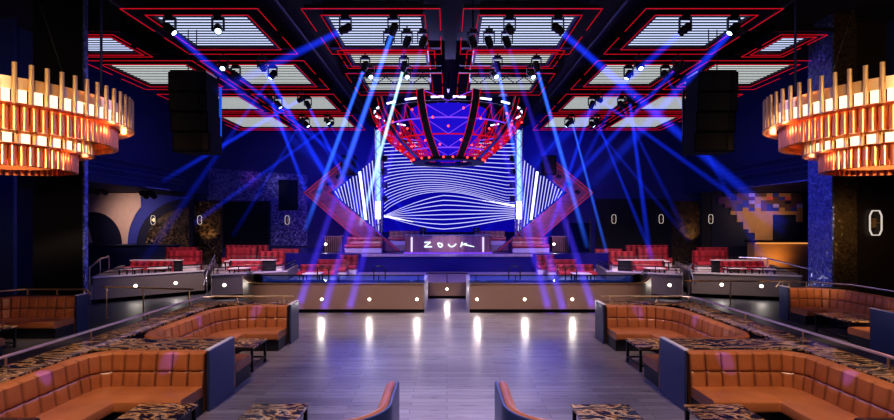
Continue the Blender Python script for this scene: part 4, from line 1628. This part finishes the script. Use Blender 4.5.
o = MB().xz([(mxx(a), mzz(b)) for a, b in gp], DM - .06, DM - .045).build('gold_glow_panel', 'goldwall')
tag(o, 'dark gold flecked panel added for the amber glow just past the arch mural', 'wall cladding')
dn = 1
for (a, b, c, d_) in ((224, 247, 202, 247), (248, 269, 202, 247), (279, 298, 180, 210)):
    o = MB().box(bx(a), bx(b), D3 - .08, D3 - .01, bz(d_), bz(c)).build('door_%d' % dn, pbr('door_black_%d' % dn, (.008, .01, .02), .25))
    o['kind'] = 'structure'
    o['label'] = 'tall black wall panel on the back wall'
    dn += 1


def sconce(label, c, h, nx):
    """elongated hexagonal ring lamp; nx: unit vector across the ring"""
    c, nx = Vector(c), Vector(nx).normalized()
    up = Vector((0, 0, 1))
    fw = up.cross(nx).normalized()
    if fw.y > 0:
        fw = -fw
    t = thing('wall_sconce', label, 'light', c, 'hexagonal ring wall sconces')
    w = h * .24
    hexa = [(0 - w * .6, h / 2), (w * .6, h / 2), (w, h * .3), (w, -h * .3), (w * .6, -h / 2), (-w * .6, -h / 2), (-w, -h * .3), (-w, h * .3)]
    m = MB()
    n = len(hexa)
    for i in range(n):
        a, b = hexa[i], hexa[(i + 1) % n]
        m.bar(c + nx * a[0] + up * a[1] + fw * .07, c + nx * b[0] + up * b[1] + fw * .07, h * .045, h * .045, up=tuple(fw))
    m.build('ring_light', 'sconce', t)
    m = MB()
    m.bar(c - up * h * .2 + fw * .01, c + up * h * .2 + fw * .01, h * .14, .03, up=tuple(fw))
    m.bar(c + fw * .005, c + fw * .08, .05, .05)
    m.bar(c - nx * w + fw * .05, c + nx * w + fw * .05, .035, .035, up=(0, 0, 1))
    m.build('back_plate', 'brass', t)
    return t


for (px, py, l) in ((155, 220, 'on the dark wall just past the arch mural'), (201, 220, 'beside the gold flecked glow, arch mural side'), (288, 220, 'on the mosaic wall beside the chevron'),
                    (613, 219, 'beside the chevron, block mural side'), (660, 219, 'on the dark wall halfway to the block mural'), (709, 219, 'just before the block mural')):
    if px < 190 or px > 703:
        sconce('small white hexagonal ring sconce ' + l, (mxx(px), DM - .12, mzz(py)), .48, (1, 0, 0))
        continue
    sconce('small white hexagonal ring sconce ' + l, (bx(px), D3 - .1, bz(py)), .52, (1, 0, 0))
sconce('large white hexagonal ring sconce on the dark brown wall beside the mosaic pillar', (14.08, 16.49, 2.97), .8, (1, 0, 0))

# soffit trusses high on the side walls
for s in (-1, 1):
    for (z, l) in ((5.62, 'upper'), (5.15, 'lower')):
        t = thing('mesh_band', '%s dark zigzag metal band high on the side wall, %s' % (l, SIDE[s]), 'truss', (s * 14.4, 23, z))
        m = MB()
        n = 46
        y0, y1 = 17.0, 27.5
        for i in range(n):
            ya, yb = y0 + (y1 - y0) * i / n, y0 + (y1 - y0) * (i + 1) / n
            m.bar((s * 14.4, ya, z - .11), (s * 14.4, yb, z + .11), .03, .03)
            m.bar((s * 14.4, ya, z + .11), (s * 14.4, yb, z - .11), .03, .03)
        m.build('zigzag_lattice', 'panel', t)
        for dz_ in (-.13, .13):
            MB().bar((s * 14.4, y0, z + dz_), (s * 14.4, y1, z + dz_), .04, .04).build('chord', 'panel', t)
        hb = MB()
        for i in range(5):
            y = y0 + (y1 - y0) * (i + .5) / 5
            hb.box(s * 14.42, s * 14.498, y - .03, y + .03, z - .1, z + .1)
        hb.build('wall_bracket', 'black', t)
    # light strip along the soffit edge
    o = MB().box(s * 14.42, s * 14.49, 18.0 if s > 0 else 24, 24.8 if s > 0 else 26, SOF - .0, SOF + .05)
    struct('trim_soffit_' + ('left' if s < 0 else 'right'), o, 'silver', 'pale strip on the soffit edge, ' + SIDE[s])


# ------------------------------------------------------------------ lights
def area(name, loc, target, size, power, col, sy=None, spread=None):
    l = bpy.data.lights.new(name, 'AREA')
    l.energy = power
    l.color = col
    l.size = size
    if sy:
        l.shape = 'RECTANGLE'
        l.size_y = sy
    if spread:
        l.spread = spread
    o = bpy.data.objects.new(name, l)
    COL.objects.link(o)
    o.location = loc
    d = Vector(target) - Vector(loc)
    o.rotation_euler = d.to_track_quat('-Z', 'Y').to_euler()
    return o


def spot(name, loc, target, power, col, ang=50, blend=.6, r=.1):
    l = bpy.data.lights.new(name, 'SPOT')
    l.energy = power
    l.color = col
    l.spot_size = math.radians(ang)
    l.spot_blend = blend
    l.shadow_soft_size = r
    o = bpy.data.objects.new(name, l)
    COL.objects.link(o)
    o.location = loc
    d = Vector(target) - Vector(loc)
    o.rotation_euler = d.to_track_quat('-Z', 'Y').to_euler()
    return o


WARM = (1, .72, .45)
for a, b in SHAFT:
    d = (b - a).normalized()
    spot('shaft_spot', a + d * .3, b, 9000, (.16, .07, 1), 2.2, .4, .03)
for s in (-1, 1):
    # warm downlights on the leather booths
    spot('booth_downlight', (s * 4.0, 5.2, 6.0), (s * 5.0, 7.6, .6), 900, WARM, 50, .8, .12)
    spot('booth_downlight', (s * 4.0, 9.2, 6.0), (s * 4.9, 11.8, .6), 850, WARM, 50, .8, .12)
    spot('booth_downlight', (s * 9.0, 10.6, 6.0), (s * 11.2, 14.2, .6), 1500 if s < 0 else 2400, WARM, 55, .8, .12)
    spot('ledge_wash', (s * 7.4, 10.0, 6.0), (s * 5.6, 8.6, .9), 650, (1, .66, .34), 80, .8, .12)
    area('side_wall_blue', (s * 13.0, 13.0, 6.5), (s * 15.5, 16.3, 4.5), 1.5, 40 if s < 0 else 4, (.02, .06, 1))
    # violet spill
    for (ax, ay, tx, ty) in ((1.2, 4.5, 4.4, 7.9), (1.0, 6, 5.6, 6.9), (1.2, 9, 4.7, 12.3), (1.0, 9.5, 5.5, 11.0)):
        spot('violet_spill', (s * ax, ay, 8.0), (s * tx, ty, .8), 9500, (.07, .06, 1), 1.7, .4, .03)
    # blue wash on the booth end panels from the dance floor
    area('floor_blue_wash', (s * 1.2, 10.5, 5.5), (s * 4.5, 9.0, .3), 1.2, 55, (.06, .16, 1))
    # terraces: warm white / magenta
    spot('terrace_wash', (s * 9.5, 17.5, 7.8), (s * 10.5, 22.5, 1), 3200, (1, .75, .72), 70, .9, .3)
    spot('pit_wash', (s * 4.5, 15.5, 8.0), (s * 5.2, 22, .9), 2400, (.8, .55, 1), 60, .9, .3)
    spot('pit_wall_wash', (s * 3.4, 11.5, 7.5), (s * 3.6, 16.5, .4), 1900, (1, .74, .56), 60, .9, .3)
    # chevron
    spot('chevron_wash', (s * 5.5, 20.5, 4.0), (s * 5.5, 26.4, 3.6), 520, (.75, .22, .9), 60, .9, .3)
    # upper side wall, blue
    area('wall_blue_wash', (s * 11.0, 23, 5.0), (s * 14.5, 24, 7.0), 2.5, 45, (.015, .06, 1))
    area('back_blue_wash', (s * 6.0, 27.2, 7.2), (s * 6.5, 30.5, 6.4), 4, 170, (.01, .03, 1))
    spot('pillar_blue', (s * 8.0, 16.0, 6.0), (s * 11.9, 16, 4.0), 300, (.06, .1, 1), 90, .9, .3)
    # warm glow by back sconces
    for px in ((172, 207) if s < 0 else (690,)):
        X0, Y0 = (mxx(px), DM) if px < 190 else (bx(px), D3)
        spot('sconce_glow', (X0, Y0 - .9, bz(243)), (X0 + .1, Y0, bz(227)), 60, (1, .6, .22), 75, .9, .05)
    # ceiling/rig blue
    area('stage_blue_up', (s * 4.5, 25.0, 3.0), (s * 3.5, 22, 9), 3, 160, (.02, .06, 1))
for s in (-1, 1):
    area('chandelier_fill', (s * 4.5, 3.5, 4.6), (s * 8.5, 9, 5), 1.0, 55, (1, .72, .42), spread=.8)
spot('bar_glow', (17.2, 25.2, 1.0), (17.2, 26.2, 1.3), 45, (1, .5, .15), 120, .9, .2)
spot('mural_glow', (-17.2, 24.8, 3.4), (-17.0, 27.5, 3.0), 170, (1, .72, .6), 100, .9, .2)
spot('mural_glow', (17.2, 24.8, 3.4), (17.0, 27.5, 3.4), 150, (1, .7, .5), 100, .9, .2)
spot('mosaic_glow', (-9.5, 26.5, 4.6), (-10.4, 30.4, 5.3), 130, (.9, .8, 1), 26, 1, .1)
spot('mosaic_pink', (-11.5, 26.5, 4.6), (-12.0, 30.4, 5.7), 120, (1, .2, .8), 20, 1, .1)
spot('pillar_bronze', (12.4, 14.2, 3.0), (12.6, 16, 2.7), 60, (1, .7, .35), 100, 1, .1)
for yy in (5.5, 9.5, 13.5):
    spot('floor_pool', (0, yy, 8.3), (0, yy + .5, 0), 2500, (.9, .78, .86), 48, .9, .3)
area('floor_sheen', (0, 20, 8.0), (0, 13, 0), 5, 700, (.42, .40, 1))
area('front_fill', (0, 2.0, 8.0), (0, 9, 0), 5, 150, (.75, .66, 1))
area('stage_front_blue', (0, 20.5, 5.2), (0, 24.5, 1.2), 3, 300, (.01, .02, 1))
spot('dj_wash', (0, 20.0, 4.5), (0, 24.3, 2.0), 750, (1, .8, .85), 24, .9, .2)

# ------------------------------------------------------------------ air and world
w = bpy.data.worlds.new('club_air')
scene.world = w
w.use_nodes = True
nt = w.node_tree
bg = nt.nodes['Background']
bg.inputs[0].default_value = (.05, .07, .4, 1)
bg.inputs[1].default_value = .04

# ------------------------------------------------------------------ camera
cam = bpy.data.cameras.new('camera')
cam.sensor_fit = 'HORIZONTAL'
cam.sensor_width = 36
cam.lens = F / 894 * 36
cam.shift_y = (CY - 210) / 894
cam.clip_end = 200
co = bpy.data.objects.new('camera', cam)
COL.objects.link(co)
co.location = (0, 0, CH)
co.rotation_euler = (PI / 2, 0, 0)
scene.camera = co
scene.view_settings.view_transform = 'Standard'
scene.view_settings.look = 'Medium High Contrast'
scene.cycles.transparent_max_bounces = 48
scene.cycles.max_bounces = 5
scene.cycles.diffuse_bounces = 2
scene.cycles.glossy_bounces = 3
scene.cycles.use_denoising = True
scene.cycles.sample_clamp_indirect = 4
